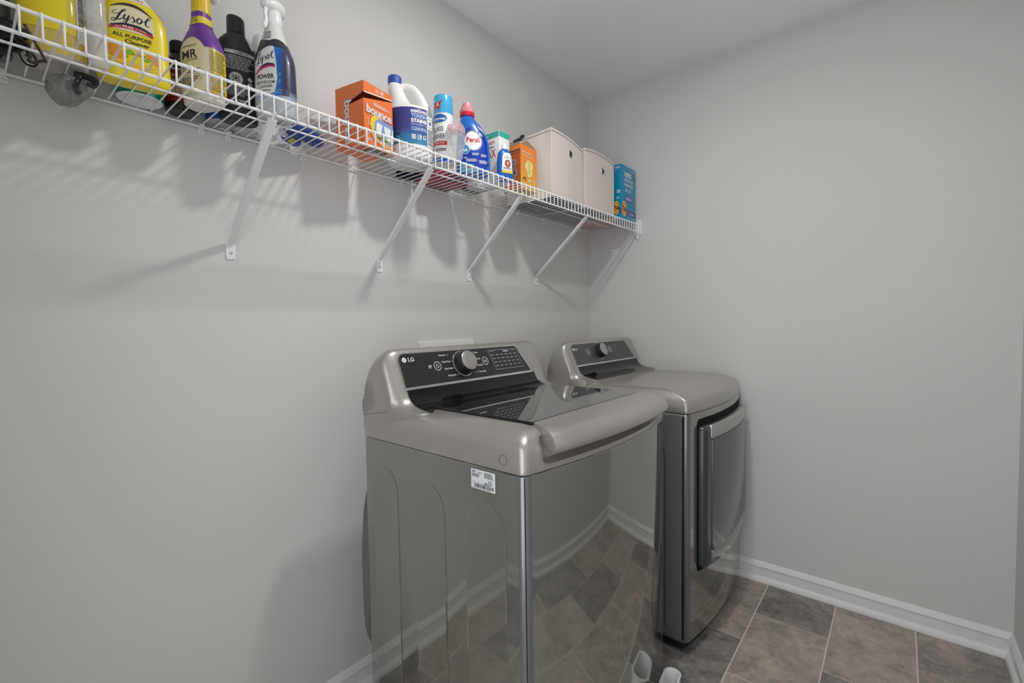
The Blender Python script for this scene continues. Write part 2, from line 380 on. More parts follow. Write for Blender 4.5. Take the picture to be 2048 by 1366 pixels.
BB = [(0.0, 0.0), (0.022, 0.0), (0.0217, 0.008), (0.0195, 0.016), (0.015, 0.022), (0.0105, 0.0255), (0.0105, 0.064), (0.0135, 0.0665), (0.0142, 0.070), (0.0130, 0.0735), (0.0105, 0.077), (0.0095, 0.080), (0.0060, 0.086), (0.002, 0.0905), (0.0, 0.0905)]
def baseboard(name, f):
    n = len(BB); V = [f(d, z, 0) for d, z in BB]+[f(d, z, 1) for d, z in BB]
    Fc = [(i, (i+1) % n, n+(i+1) % n, n+i) for i in range(n)]+[tuple(range(n-1, -1, -1)), tuple(range(n, 2*n))]
    o = mesh(name, V, Fc, TRIM, None, True, 30)
    bm = bmesh.new(); bm.from_mesh(o.data); bmesh.ops.recalc_face_normals(bm, faces=bm.faces); bm.to_mesh(o.data); bm.free()
    tag(o, kind='structure')
e = 0.0006
baseboard('baseboard_left', lambda d, z, s: (d+e, (YB+d+e) if s == 0 else -d-e, z+e))
baseboard('baseboard_back', lambda d, z, s: ((d+e) if s == 0 else XW-d-e, -d-e, z+e))
baseboard('baseboard_right', lambda d, z, s: (XW-d-e, (YB+d+e) if s == 0 else -d-e, z+e))
baseboard('baseboard_front', lambda d, z, s: ((d+e) if s == 0 else DX0-.061, YB+d+e, z+e))

# recessed downlight fitting around the lamp (above the frame)
cl = root('ceiling_light', 'round white recessed downlight in the ceiling, above the washer front', 'ceiling light', (LAMP[0], LAMP[1], H))
prof = [(.056, -.001), (.075, -.001), (.078, -.004), (.076, -.008), (.060, -.010), (.056, -.008)]
V, Fc = loft([[(r*math.cos(2*PI*i/40), r*math.sin(2*PI*i/40), z) for i in range(40)] for r, z in prof+prof[:1]], caps=False); mesh('trim_ring', V, Fc, WHITEP, cl, True, 40)
lathe('lens', [(0, -.0005), (.056, -.0005), (.056, -.006), (0, -.006)], WHITEP, cl)
lo.parent = cl; lo.location = (0, 0, LAMP[2]-H)

# ------------------------------------------------------------------ laundry machines
def plan(x0, x1, y0, y1, bulge, rc, inx=0.0, iny=0.0, n=64):
    """footprint ring, front (+x) edge bulged; corners rounded at the front"""
    x1 -= inx; y0 += iny; y1 -= iny; P = []; rb = 0.012
    def arc(cx, cy, r, a0, a1, k=6): return [(cx+r*math.cos(math.radians(a0+(a1-a0)*i/k)), cy+r*math.sin(math.radians(a0+(a1-a0)*i/k))) for i in range(k+1)]
    P += arc(x0+rb, y0+rb, rb, 180, 270, 3); P += arc(x1-rc, y0+rc, rc, -90, 0)
    for i in range(1, n):
        t = i/n; P.append((x1+bulge*(1-(2*t-1)**2), y0+rc+(y1-y0-2*rc)*t))
    P += arc(x1-rc, y1-rc, rc, 0, 90); P += arc(x0+rb, y1-rb, rb, 90, 180, 3)
    return P
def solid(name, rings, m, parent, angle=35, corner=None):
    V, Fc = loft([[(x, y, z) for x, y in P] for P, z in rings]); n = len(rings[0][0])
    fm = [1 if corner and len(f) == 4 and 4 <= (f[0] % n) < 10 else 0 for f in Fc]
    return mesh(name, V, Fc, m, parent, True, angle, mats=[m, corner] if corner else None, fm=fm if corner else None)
SECT = [(.243,.955),(.243,.99),(.246,1.03),(.256,1.075),(.270,1.108),(.288,1.129),(.304,1.137),(.316,1.138),(.325,1.134),(.332,1.125),(.342,1.101),(.357,1.066),(.372,1.03),(.379,1.014),(.389,1.002),(.404,.993),(.428,.987),(.468,.982),(.468,.955)]
def console(parent, y0, y1, dx, dz, m, R=0.052):
    xb, zb = SECT[0]; rings = []
    prof = [(0.0, R*0.8)] if False else []
    st = []
    for i in range(8):
        a = PI/2*i/7; st.append((R*(1-math.sin(a)), R*(1-math.cos(a))))   # (inset, distance from end) reversed below
    st = [(R*(1-math.sin(PI/2*i/7)), R*(1-math.cos(PI/2*i/7))) for i in range(8)]
    def ringat(y, ins):
        sx = 1-ins*0.55/(0.225); sz = 1-ins/(0.183); out = []
        for x, z in SECT:
            xx = x if x <= .372 else .372+(x-.372)*max(0.02, 1-1.5*ins/R)
            out.append((xb+(xx-xb)*sx+dx, y, (zb+(z-zb)*sz if z > zb else .922)+dz))
        return out
    L = [ringat(y0+d, i) for i, d in st]; Rr = [ringat(y1-d, i) for i, d in reversed(st)]
    V, Fc = loft(L+Rr); return mesh('console', V, Fc, m, parent, True, 50)
def strip(name, pts, y0, y1, m, parent, ny=2):
    """sheet following section points across the width"""
    V = []; Fc = []; n = len(pts)
    for k in range(ny):
        y = y0+(y1-y0)*k/(ny-1); V += [(x, y, z) for x, z in pts]
    for k in range(ny-1):
        for i in range(n-1): Fc.append((k*n+i, k*n+i+1, (k+1)*n+i+1, (k+1)*n+i))
    o = mesh(name, V, Fc, m, parent, True, 60); return o
def logo(cx, cy, h):
    """round face mark and two letters"""
    r = h*0.62
    return join(ring(cx-h*1.25, cy, r*0.62, r*0.76, 24), txt('LG', cx+h*0.75, cy, h*0.95, h*1.7, bold=0.02))
def console_panel(t, dx, dz, yl, yr, S, ink, dial=True):
    B = Vector((.372+dx, 0, 1.03+dz)); A = Vector((.332+dx, 0, 1.125+dz)); vd = (A-B).normalized(); n = Vector((0, 1, 0)).cross(vd)
    L = (A-B).length
    mp = lambda off: (lambda u, v, e=0.0: B+Vector((0, 1, 0))*u+vd*v+n*(off+e))
    def plate(name, m, inset, off):
        P = [(yl+inset, 0.004+inset*0.4), (yr-inset, 0.004+inset*0.4), (yr-0.035-inset, L-0.006-inset), ]
        # rounded top corners
        k = 7; r = 0.02; top = L+0.001-inset; P = [(yl+inset, 0.004+inset*1.2), (yr-inset, 0.004+inset*1.2)]
        lean = -0.040; 
        for i in range(k+1):
            a = PI/2*i/k; P.append((yr-inset+lean-r+r*math.cos(a)+0.006, top-r+r*math.sin(a)))
        for i in range(k+1):
            a = PI/2+PI/2*i/k; P.append((yl+inset+r+r*math.cos(a), top-r+r*math.sin(a)))
        return decal(name, t, m, mp(off), poly(*P))
    plate('panel_border', CHROME, 0.0, 0.0012); p = plate('control_panel', PANEL if dial else DPANEL, 0.0028, 0.0018)
    # chrome bar under the panel and black recess below it
    bm = bmesh.new()
    q = [mp(0)(u, v, e_) for u, v, e_ in ((yl, 0.0, 0.0), (yr, 0.0, 0.0), (yr, 0.0048, 0.0), (yl, 0.0048, 0.0), (yl, 0.0, 0.003), (yr, 0.0, 0.003), (yr, 0.0048, 0.003), (yl, 0.0048, 0.003))]
    vs = [bm.verts.new(x) for x in q]
    for f in ((0,3,2,1),(4,5,6,7),(0,1,5,4),(1,2,6,5),(2,3,7,6),(3,0,4,7)): bm.faces.new([vs[i] for i in f])
    bmobj('panel_trim_bar', bm, CHROME, t)
    pts = [(x+dx+0.0015, z+dz+0.0012) for x, z in SECT[12:18]]
    strip('console_recess', pts, yl+0.004, yr+0.012, RECESS, t)
    return mp, n, vd, B
def washer():
    t = root('washing_machine', 'graphite top-load washing machine with black glass lid, nearest the camera', 'washing machine', (0, 0, 0))
    x0, x1, y0, y1 = 0.242, 0.803, -1.627, -0.925
    bu = 0.034
    P = lambda ix=0, iy=0: plan(x0, x1, y0, y1, bu, 0.019, ix, iy)
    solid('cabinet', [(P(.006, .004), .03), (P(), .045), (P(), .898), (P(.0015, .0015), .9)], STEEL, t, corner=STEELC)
    solid('seam_gap', [(P(.006, .006), .898), (P(.006, .006), .906)], BLACK, t)
    for fx in (.30, .76):
        for fy in (y0+.06, y1-.06): lathe('foot', [(0, .0005), (.02, .0005), (.022, .012), (.012, .016), (.012, .04), (0, .04)], BLACK, t, 16, (fx, fy))
    # top shell, with a finger pocket under the lid's front edge
    rows = [(.9022, 0, 0), (.906, -.001, -.001), (.914, -.001, -.001), (.918, -.001, -.001), (.922, -.001, -.001), (.930, 0, 0), (.942, .001, .001), (.952, .003, .003), (.961, .008, .008), (.969, .015, .017), (.976, .024, .029), (.981, .036, .044), (.984, .052, .060), (.985, .070, .075)]
    rings = []
    for z, ix, iy in rows:
        R_ = []
        pk = max(0.0, min(1.0, (z-.914)/.006))*max(0.0, min(1.0, (.972-z)/.012))
        for x, y in P(ix, iy):
            if x > x1-.03 and y0+.03 < y < y1-.03:
                q = max(0.0, min(1.0, min(y-(y0+.050), (y1-.050)-y)/.022)); ed = q*q*(3-2*q)
                x -= 0.020*pk*ed
            R_.append((x, y))
        rings.append((R_, z))
    solid('top_shell', rings, STEELT, t, 50)
    # lid: black glass in a dark frame, and the curved front lip used as handle
    gy0, gy1, gx0, gx1 = -1.540, -1.016, .372, .757
    bm = bmesh.new(); add_box(bm, gx0, gx1, gy0-.006, gy1+.006, .983, .9872)
    bmesh.ops.bevel(bm, geom=list(bm.edges), offset=.0015, segments=2, affect='EDGES'); bmobj('lid_frame', bm, BLACK, t, True)
    bm = bmesh.new(); add_box(bm, gx0+.006, gx1, gy0, gy1, .9865, .9895)
    bmesh.ops.bevel(bm, geom=list(bm.edges), offset=.0012, segments=2, affect='EDGES'); bmobj('lid_glass', bm, GLASS, t, True)
    sec = [(.759,.984),(.759,.9895),(.775,.9893),(.795,.9880),(.815,.9845),(.832,.979),(.845,.9715),(.853,.963),(.857,.954),(.857,.947),(.853,.943),(.845,.942),(.832,.943),(.815,.946),(.79,.950)]
    sec = [(.759+(x-.759)*.76, z) for x, z in sec]; rings = []; N = 30; ly0, ly1 = -1.570, -.982
    for i in range(N+1):
        s = i/N; y = ly0+(ly1-ly0)*s; tb = 1-(2*(y-y0)/(y1-y0)-1)**2; d = min(i, N-i); k = (.90, .985, 1.0)[min(d, 2)]
        sg = (0.030 if s < .5 else -0.030)*(1-min(1, d/6.0))
        rings.append([(.759+(x-.759)*k+bu*tb*min(1, (x-.759)/.06), y+sg*(1-(x-.759)/.0745), .966+(z-.966)*(.8+.2*k)) for x, z in sec])
    V, Fc = loft(rings); mesh('lid_lip', V, Fc, STEELT, t, True, 60)
    con = console(t, y0+.001, y1-.022, 0, 0, STEELT)
    mp, n, vd, B = console_panel(t, 0, 0, -1.581, -1.040, 1, WHITEINK)
    M = mp(0.0026)
    decal('brand_mark', t, WHITEINK, M, logo(-1.5475, .084, .0115))
    for s, u, v, w in (('Normal', -1.427, .089, .022), ('Heavy Duty', -1.417, .0685, .032), ('Deep Wash', -1.4145, .047, .032), ('Waterproof', -1.409, .026, .032), ('Towels', -1.288, .089, .020), ('Delicates', -1.286, .068, .026), ('Bedding', -1.283, .047, .022), ('Overloaded', -1.281, .026, .031)):
        sgn = 1 if u < -1.35 else -1
        decal('cycle_name', t, WHITEINK, M, join(txt(s, u, v, .0052, w, bold=0.015), rect(u+sgn*(w/2+.009), v-.0005, .011, .0009)))
    decal('power_button', t, WHITEINK, M, join(ring(-1.453, .058, .0125, .0016), ring(-1.453, .058, .0052, .0014, 20, a0=-230, a1=50), rect(-1.453, .0625, .0014, .006)))
    decal('remote_mark', t, WHITEINK, M, words(-1.480, .058, .012, .010, 3, 4))
    decal('start_button', t, WHITEINK, M, join(ring(-1.255, .058, .0125, .0016), poly((-1.261, .0535), (-1.2565, .058), (-1.261, .0625)), rect(-1.2535, .058, .0015, .009), rect(-1.250, .058, .0015, .009)))
    dsp = [frame2(-1.148, .058, .140, .066, .0012)]
    D = lambda u, v: (u+(.091-v)*0.22, v)
    for r in range(4):
        for c_ in range(6):
            dsp.append(words(-1.205+c_*.0225, .075-r*.0125, .016, .0055, 2, r*7+c_, 0.5))
    dsp += [words(-1.200, .0865, .02, .003, 1, 3), rect(-1.135, .0855, .026, .005), words(-1.095, .0865, .02, .003, 1, 9)]
    V, Fc = join(*dsp); V = [(u+(.058-v)*0.20-0.004, v) for u, v in V]
    decal('panel_display', t, GREYINK, M, (V, Fc))
    # dial
    c0 = B+Vector((0, 1, 0))*(-1.352)+vd*.0575
    def turned(name, prof, m, seg=40):
        u_ = Vector((0, 1, 0)); rr = [[c0+u_*(r*math.cos(2*PI*i/seg))+vd*(r*math.sin(2*PI*i/seg))+n*h for i in range(seg)] for r, h in prof]
        V, Fc = loft(rr); return mesh(name, V, Fc, m, t, True, 40)
    turned('dial_ring', [(.0400, .001), (.0400, .0032), (.0385, .0036), (.0380, .0028), (.0, .0028)], CHROME)
    turned('dial', [(.0375, .003), (.0360, .012), (.0330, .028), (.0310, .031), (.0, .031)], PANEL)
    turned('dial_face', [(.0300, .0305), (.0300, .0325), (.0285, .0335), (.0, .0338)], mat('brushed_dial', (.52, .49, .47, 1), rough=.3, metal=.8))
    decal('console_seam', t, STEELD, flat((0, y0-.0004, 0), (1, 0, 0), (0, 0, 1), .0004), stroke([(.2435, .9605), (.28, .967), (.32, .974), (.352, .980)], .0016))
    # side panel: pressed arches, seam, cap, rating sticker
    def arch(xa, xb, zt, zb):
        r = (xb-xa)/2; cx = (xa+xb)/2; zc = zt-r*1.35; P_ = [(xa, zb), (xb, zb)]
        P_ += [(cx+r*math.cos(PI*i/16), zc+1.35*r*math.sin(PI*i/16)) for i in range(17)]
        bm = bmesh.new(); a = [bm.verts.new((x, y0-.0004, z)) for x, z in P_]; b = [bm.verts.new((x+(cx-x)*.06, y0-.0011, z-.002*(1 if z > zc else -1))) for x, z in P_]
        k = len(P_)
        for i in range(k): bm.faces.new((a[i], a[(i+1) % k], b[(i+1) % k], b[i]))
        bm.faces.new(b); o = bmobj('pressed_side_panel', bm, STEEL, t, False)
    arch(.281, .391, .835, .10); arch(.458, .567, .828, .10); arch(.633, .751, .826, .10)
    q_ = .019*.293; tube('corner_seam', [(x1-q_, y0+q_, .05), (x1-q_, y0+q_, .896)], .0011, BLACK, t, 6)
    S = flat((0, y0, 0), (1, 0, 0), (0, 0, 1), .0012)
    decal('side_cap', t, STEELD, flat((0, y0-.0008, 0), (1, 0, 0), (0, 0, 1), .0012), ring(.747, .926, .0105, .0012))
    st = mesh('rating_sticker', *[[S(u, v) for u, v in rrect(.690, .872, .070, .042, .002)[0]], rrect(.690, .872, .070, .042, .002)[1]], mat('sticker_white', (.72, .74, .75, 1), rough=.4, var=.02), t)
    ink = [ring(.662, .888, .0011, .0022, 16), txt('LG', .6675, .888, .003, .005, bold=.02), words(.682, .887, .012, .003, 2, 2), words(.670, .880, .024, .008, 4, 5), words(.708, .884, .028, .012, 5, 6), ring(.7105, .870, .0042, .0012, 20), ring(.711, .870, .0018, .0008, 14, a0=40, a1=320), words(.700, .866, .010, .006, 3, 8), bars(.692, .8585, .054, .0075, 3, 32), words(.690, .8645, .060, .0014, 1, 4), words(.690, .8535, .06, .0014, 1, 12)]
    decal('sticker_print', st, DARKINK, flat((0, y0, 0), (1, 0, 0), (0, 0, 1), .0015), join(*ink))
    # back: drain hose with ribs
    pts = catmull([(.250, -1.590, .82), (.236, -1.594, .76), (.219, -1.600, .68), (.208, -1.602, .56), (.209, -1.602, .43), (.214, -1.599, .335), (.238, -1.588, .29)], 26)
    rad = [.0155+(.0022 if i % 2 else -.0012) for i in range(len(pts))]
    tube('drain_hose', pts, rad, mat('grey_hose', (.16, .17, .17, 1), rough=.5), t, 12, angle=80)
    box('rear_bracket', .230, .243, -1.622, -1.612, .965, 1.002, STEELD, t, .003)
    return t
washer()
def dryer():
    t = root('clothes_dryer', 'graphite front-load clothes dryer with dark framed door, beside the back wall', 'dryer')
    x0, x1, y0, y1 = 0.192, 0.801, -0.700, -0.022
    bu = 0.030
    P = lambda ix=0, iy=0: plan(x0, x1, y0, y1, bu, 0.016, ix, iy)
    zt = .868
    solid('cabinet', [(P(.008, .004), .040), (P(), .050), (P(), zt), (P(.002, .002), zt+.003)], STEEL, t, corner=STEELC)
    solid('seam_gap', [(P(.005, .005), zt), (P(.005, .005), zt+.012)], BLACK, t)
    solid('plinth', [(P(.02, .012), .012), (P(.02, .012), .045)], BLACK, t)
    for fx in (.26, .74):
        for fy in (y0+.06, y1-.06): lathe('foot', [(0, .0005), (.025, .0005), (.025, .01), (.012, .013), (0, .013)], BLACK, t, 16, (fx, fy))
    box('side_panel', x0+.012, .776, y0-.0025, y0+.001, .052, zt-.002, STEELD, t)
    box('corner_seam', .7765, .7835, y0-.0006, y0+.002, .052, zt-.004, BLACK, t)
    rows = [(zt+.006, 0, 0), (zt+.008, -.001, -.001), (zt+.022, -.001, -.001), (.902, .001, .001), (.914, .004, .003), (.921, .008, .006), (.928, .018, .010), (.936, .033, .015), (.943, .048, .020), (.949, .062, .027), (.953, .082, .036), (.956, .11, .05)]
    solid('top_shell', [(P(ix, iy), z) for z, ix, iy in rows], STEELT, t, 50)
    dx, dz = -.050, -.018
    con = console(t, y0+.001, y1-.010, dx, dz, STEELT)
    mp, n, vd, B = console_panel(t, dx, dz, -.655, -.105, 1, WHITEINK, False)
    M = mp(0.0026)
    decal('brand_mark', t, WHITEINK, M, logo(-.632, .078, .010))
    decal('power_button', t, WHITEINK, M, join(ring(-.535, .060, .0135, .0016), ring(-.535, .060, .006, .0010, 16)))
    decal('start_button', t, WHITEINK, M, join(ring(-.330, .062, .0135, .0016), ring(-.330, .062, .004, .002, 14)))
    V, Fc = frame2(-.235, .058, .135, .064, .0010); V = [(u+(.058-v)*.2, v) for u, v in V]
    decal('panel_display', t, mat('faint_ink', (.10, .105, .11, 1)), M, (V, Fc))
    c0 = B+Vector((0, 1, 0))*(-.432)+vd*.060
    def turned(name, prof, m, seg=40):
        u_ = Vector((0, 1, 0)); rr = [[c0+u_*(r*math.cos(2*PI*i/seg))+vd*(r*math.sin(2*PI*i/seg))+n*h for i in range(seg)] for r, h in prof]
        V, Fc = loft(rr); return mesh(name, V, Fc, m, t, True, 40)
    decal('dial_ring', t, CHROME, lambda u, v, e=0: c0+Vector((0, 1, 0))*u+vd*v+n*(.0030+e), ring(0, 0, .0395, .0014, 48))
    turned('dial', [(.0330, .003), (.0325, .012), (.0300, .024), (.0285, .027), (.0, .027)], PANEL)
    turned('dial_face', [(.0290, .0265), (.0290, .0285), (.0275, .0295), (.0, .0298)], MATS['brushed_dial'])
    # door: rounded plate following the bulged front
    ym = (y0+y1)/2; hw = (y1-y0)/2-.016
    fx_ = lambda y: x1+bu*max(0, 1-((y-ym)/hw)**2)
    def bowed(name, ya, yb, za, zb, r, d0, d1, m, slope=0.0, bev=.004, sag=0.0, parent=t):
        """rounded plate from depth d0 to d1 in front of the bulged cabinet face"""
        def outline(ins, d):
            R_ = []; k = 6; rr = max(.002, r-ins)
            def bz(y, z): return z-(sag*(1-((y-ym)/hw)**2) if z < (za+zb)/2 else 0)
            A_ = [(yb-ins-rr, za+ins+rr, -90), (yb-ins-rr, zb-ins-rr, 0), (ya+ins+rr, zb-ins-rr, 90), (ya+ins+rr, za+ins+rr, 180)]
            for q, (cy, cz, a) in enumerate(A_):
                for i in range(k+1):
                    th = math.radians(a+90*i/k); R_.append((cy+rr*math.cos(th), cz+rr*math.sin(th)))
                ny, nz = A_[(q+1) % 4][:2]; th = math.radians(a+90); p0 = R_[-1]; th2 = math.radians(A_[(q+1) % 4][2]); p1 = (ny+rr*math.cos(th2), nz+rr*math.sin(th2))
                for i in range(1, 12): R_.append((p0[0]+(p1[0]-p0[0])*i/12, p0[1]+(p1[1]-p0[1])*i/12))
            return [(fx_(y)+d, y, bz(y, z)) for y, z in R_]
        rings = [outline(0, d0), outline(0, d1-bev), outline(bev*.35, d1-bev*.35), outline(bev, d1)]
        # fill the front as rows so that it follows the bow
        V, Fc = loft(rings, caps=False); base = len(V)
        last = outline(bev, d1); ys = sorted(set(round(p[1], 5) for p in last)); 
        bm = bmesh.new(); vs = [bm.verts.new(p) for p in V]
        for f in Fc: bm.faces.new([vs[i] for i in f])
        n_ = len(last); cap = bm.faces.new(vs[3*n_:4*n_]); 
        back = bm.faces.new(list(reversed(vs[0:n_])))
        yl_ = min(p[1] for p in last); yh_ = max(p[1] for p in last)
        for i in range(1, 24):
            y = yl_+(yh_-yl_)*i/24
            fs = [f for f in bm.faces if len(f.verts) > 4]
            geom = list(set([v for f in fs for v in f.verts]+[e_ for f in fs for e_ in f.edges]+fs), )
            bmesh.ops.bisect_plane(bm, geom=geom, plane_co=(0, y, 0), plane_no=(0, 1, 0), dist=1e-6)
        zmid = None
        for v in bm.verts: pass
        # push newly cut vertices onto the bow
        for v in bm.verts:
            if v.co.x > fx_(v.co.y)+d1-bev*.2 or abs(v.co.x-(fx_(v.co.y)+d1)) < .02 and v.index == -1:
                v.co.x = fx_(v.co.y)+d1
        return bmobj(name, bm, m, parent, True, 35)
    bowed('door_recess_shade', -.640, -.052, .288, .846, .022, -.004, .0012, PITCH, bev=.0006, sag=.012)  # flush plate without depth, recess shade painted by its black
    dr = bowed('door', -.630, -.055, .303, .820, .020, .001, .026, mat('door_edge_enamel', (.035, .045, .048, 1), rough=.25, coat=.5), bev=.012, sag=.012)
    bowed('door_lower_band', -.580, -.060, .312, .3535, .004, .024, .0285, STEEL, bev=.0012, sag=.012, parent=dr)
    bowed('door_handle', -.588, -.056, .772, .822, .006, .020, .0305, STEELT, bev=.003, parent=dr)
    bowed('door_inner_panel', -.580, -.080, .3615, .768, .003, .024, .0285, mat('door_panel_grey', (.13, .135, .13, 1), rough=.12, metal=.6), bev=.0008, sag=.010, parent=dr)
    # arch pressed in the side panel
    xa, xb, z1_ = .30, .715, .800
    S_ = flat((0, y0-.0025, 0), (1, 0, 0), (0, 0, 1), .0008)
    decal('side_groove', t, BLACK, S_, stroke([(xb, .08), (xb, .30), (xb, .55), (xb, .70), (xb-.012, .755), (xb-.05, .80), (xb-.13, .825), (xb-.25, .825)], .0022, sub=6))
    return t
dryer()
# laundry outlet box on the wall behind the washer
ob = root('outlet_box', 'white recessed laundry outlet box on the wall behind the washer console', 'outlet box', (0, -1.10, 1.05))
bm = bmesh.new()
for a in ((.0, .010, -.142, .142, .060, .084), (.0, .010, -.142, .142, -.13, -.106), (.0, .010, -.142, -.118, -.106, .060), (.0, .010, .118, .142, -.106, .060), (.0005, .003, -.118, .118, -.106, .060)):
    add_box(bm, *a)
bmobj('frame', bm, WHITEP, ob)
for yy in (-.06, .06): lathe('valve', [(0, -.09), (.012, -.09), (.012, -.05), (.007, -.045), (.007, -.02), (.016, -.018), (.016, -.004), (0, -.004)], CHROME, ob, 16, (.020, yy))
# narrow white tub standing against the washer's front right corner
tb = root('plastic_tub', 'narrow white plastic tub on the floor at the front right foot of the washer', 'tub', (.8435, -.990, 0), math.radians(7))
def rr3(w, l, r, z, k=7):
    return [(x, y, z) for x, y in rrect(0, 0, w, l, r, k)[0]]
V, Fc = loft([rr3(.040, .108, .018, .001), rr3(.044, .112, .021, .02), rr3(.048, .116, .023, .109), rr3(.051, .120, .025, .112), rr3(.051, .120, .025, .116), rr3(.042, .111, .020, .116), rr3(.040, .108, .019, .112), rr3(.034, .100, .015, .008)])
mesh('tub', V, Fc, WHITEP, tb, True, 40)

# ------------------------------------------------------------------ wire shelf
ZD = 1.7135            # top of the deck wires: things stand here
XF = 0.297
sh = root('wire_shelf', 'white vinyl-coated wire shelf running along the left wall', 'shelf', (0, 0, 0))
ye = -0.012
tube('front_rail', [(XF, YB+.01, 1.7085), (XF, ye, 1.7085)], .0033, WIRE, sh, 10)
tube('lip_rail', [(XF, YB+.01, 1.669), (XF, ye, 1.669)], .0033, WIRE, sh, 10)
tube('back_rail', [(.011, YB+.01, 1.7065), (.011, -.02, 1.7065)], .0031, WIRE, sh, 10)
tube('middle_rail', [(.157, YB+.01, 1.7070), (.157, -.075, 1.7070)], .0026, WIRE, sh, 8)
wp = [(.008, 0, 1.7117), (.10, 0, 1.7117), (.20, 0, 1.7117), (.298, 0, 1.7117), (.3009, 0, 1.7105), (.3019, 0, 1.7075), (.3019, 0, 1.69), (.3019, 0, 1.6665)]
w0 = None
for k in range(-17, 80):
    y = -2.041+.0256*k
    if y < YB+.02 or y > ye-.006: continue
    if w0 is None:
        w0 = tube('deck_wire', wp, .0018, WIRE, sh, 6); w0.location = (0, y, 0)
    else:
        c = w0.copy(); c.location = (0, y, 0); COL.objects.link(c); c.parent = sh
def clip(y):
    bm = bmesh.new(); add_box(bm, .0005, .006, -.008, .008, 1.690, 1.703); add_box(bm, .0005, .016, -.006, .006, 1.7025, 1.7145)
    bmesh.ops.bevel(bm, geom=list(bm.edges), offset=.0015, segments=2, affect='EDGES')
    o = bmobj('wall_clip', bm, WHITEP, sh, True); o.location = (0, y, 0)
    bm = bmesh.new(); bmesh.ops.create_uvsphere(bm, u_segments=10, v_segments=6, radius=.003)
    s_ = bmobj('screw', bm, CHROME, o, True); s_.location = (.006, 0, 1.6955)
for y in (-2.25, -1.913, -1.852, -1.654, -1.30, -.945, -.653, -.458, -.12): clip(y)
# moulded end bracket on the back wall
eb = root('shelf_end_bracket', 'white plastic end bracket screwed to the back wall holding the shelf front', 'bracket', (0, 0, 0))
box('plate', .268, .314, -.006, -.0008, 1.655, 1.735, WHITEP, eb, .002)
box('socket', .283, .309, -.020, -.005, 1.656, 1.722, WHITEP, eb, .003)
V, Fc = [(.284,-.005,1.656),(.308,-.005,1.656),(.300,-.005,1.630),(.292,-.005,1.630),(.284,-.016,1.656),(.308,-.016,1.656),(.299,-.008,1.630),(.293,-.008,1.630)], [(0,1,2,3),(7,6,5,4),(0,4,5,1),(1,5,6,2),(2,6,7,3),(3,7,4,0)]
mesh('gusset', V, Fc, WHITEP, eb)
bl = ['white diagonal shelf brace at far left, under the blue bathroom spray bottle',
      'white diagonal shelf brace under the white bleach jug, second from left',
      'white diagonal shelf brace under the orange duster carton, third from left',
      'white diagonal shelf brace under the second beige fabric bin, nearest the corner']
for i, (y, yt, zf) in enumerate(((-1.8555, -1.861, 1.405), (-1.3985, -1.41, 1.405), (-.969, -.985, 1.400), (-.5105, -.525, 1.406))):
    r_ = root('shelf_brace', bl[i], 'shelf brace', (0, y, 0), 0, 'diagonal braces under the wire shelf')
    dy = yt-y
    A_ = Vector((.292, dy, 1.663)); B_ = Vector((.006, 0, zf+.020)); ax = (A_-B_).normalized(); wd = Vector((0, 1, 0)); nn = ax.cross(wd).normalized()
    hw, hd = .0085, .0045
    prof = [(-hw, -hd), (hw, -hd), (hw, hd), (hw-.002, hd), (hw-.002, -hd+.002), (-hw+.002, -hd+.002), (-hw+.002, hd), (-hw, hd)]
    V, Fc = loft([[p+wd*a*q+nn*b for a, b in prof] for p, q in ((B_, .8), (B_+ax*.02, 1), (A_-ax*.01, 1), (A_, 1))]); mesh('arm', V, Fc, WIRE, r_, False)
    tube('hook', [A_+Vector((-.004, 0, -.002)), A_+Vector((.004, 0, .004)), A_+Vector((.010, 0, .006)), A_+Vector((.0125, 0, .011))], .004, WIRE, r_, 8)
    P_ = rrect(0, zf, .023, .044, .005)[0]
    V, Fc = loft([[(x, a, b) for a, b in P_] for x in (.0008, .0035)]); mesh('foot_plate', V, Fc, WIRE, r_, True, 30)
    bm = bmesh.new(); bmesh.ops.create_uvsphere(bm, u_segments=12, v_segments=8, radius=.0042); s_ = bmobj('screw', bm, CHROME, r_, True); s_.location = (.0038, 0, zf-.005); s_.scale = (.5, 1, 1)

# ------------------------------------------------------------------ things on the shelf
D2 = math.radians
def P_(name, col, rough=.35, coat=.3, **k): return mat(name, col, rough=rough, coat=coat, var=.02, **k)
YEL = P_('yellow_plastic', C('E8D21C', 1.05)); CREAM = P_('cream_print', C('E6DDB4'))
NAVY = P_('navy_ink', (.012, .016, .06, 1)); REDINK = P_('red_ink', (.55, .02, .03, 1)); TEAL = P_('teal_print', (.0, .30, .26, 1))
ORANGE = P_('orange_card', (.86, .20, .045, 1), rough=.4); CARD = mat('brown_card', (.30, .19, .11, 1), rough=.8)
GREENP = P_('green_print', (.22, .5, .05, 1)); AQUA = P_('aqua_print', (.05, .38, .62, 1))
BLUEP = P_('blue_plastic', (.006, .075, .48, 1), rough=.25, coat=.5); PALE = P_('pale_blue_print', (.35, .55, .85, 1))
PURPLE = P_('purple_sleeve', (.16, .035, .32, 1), rough=.4); NATURAL = P_('natural_plastic', (.72, .70, .62, 1), rough=.4)
def band(name, prof, m, parent, seg=40):
    V, Fc = loft([[(r*math.cos(2*PI*i/seg), r*math.sin(2*PI*i/seg), z) for i in range(seg)] for r, z in prof], caps=False); return mesh(name, V, Fc, m, parent, True)
def ribbed(name, prof, m, parent, n=36, depth=.03, c=(0, 0)):
    rings = [[(c[0]+r*(1-depth*(i % 2))*math.cos(2*PI*i/(2*n)), c[1]+r*(1-depth*(i % 2))*math.sin(2*PI*i/(2*n)), z) for i in range(2*n)] for r, z in prof]
    V, Fc = loft(rings); return mesh(name, V, Fc, m, parent, True, 25)
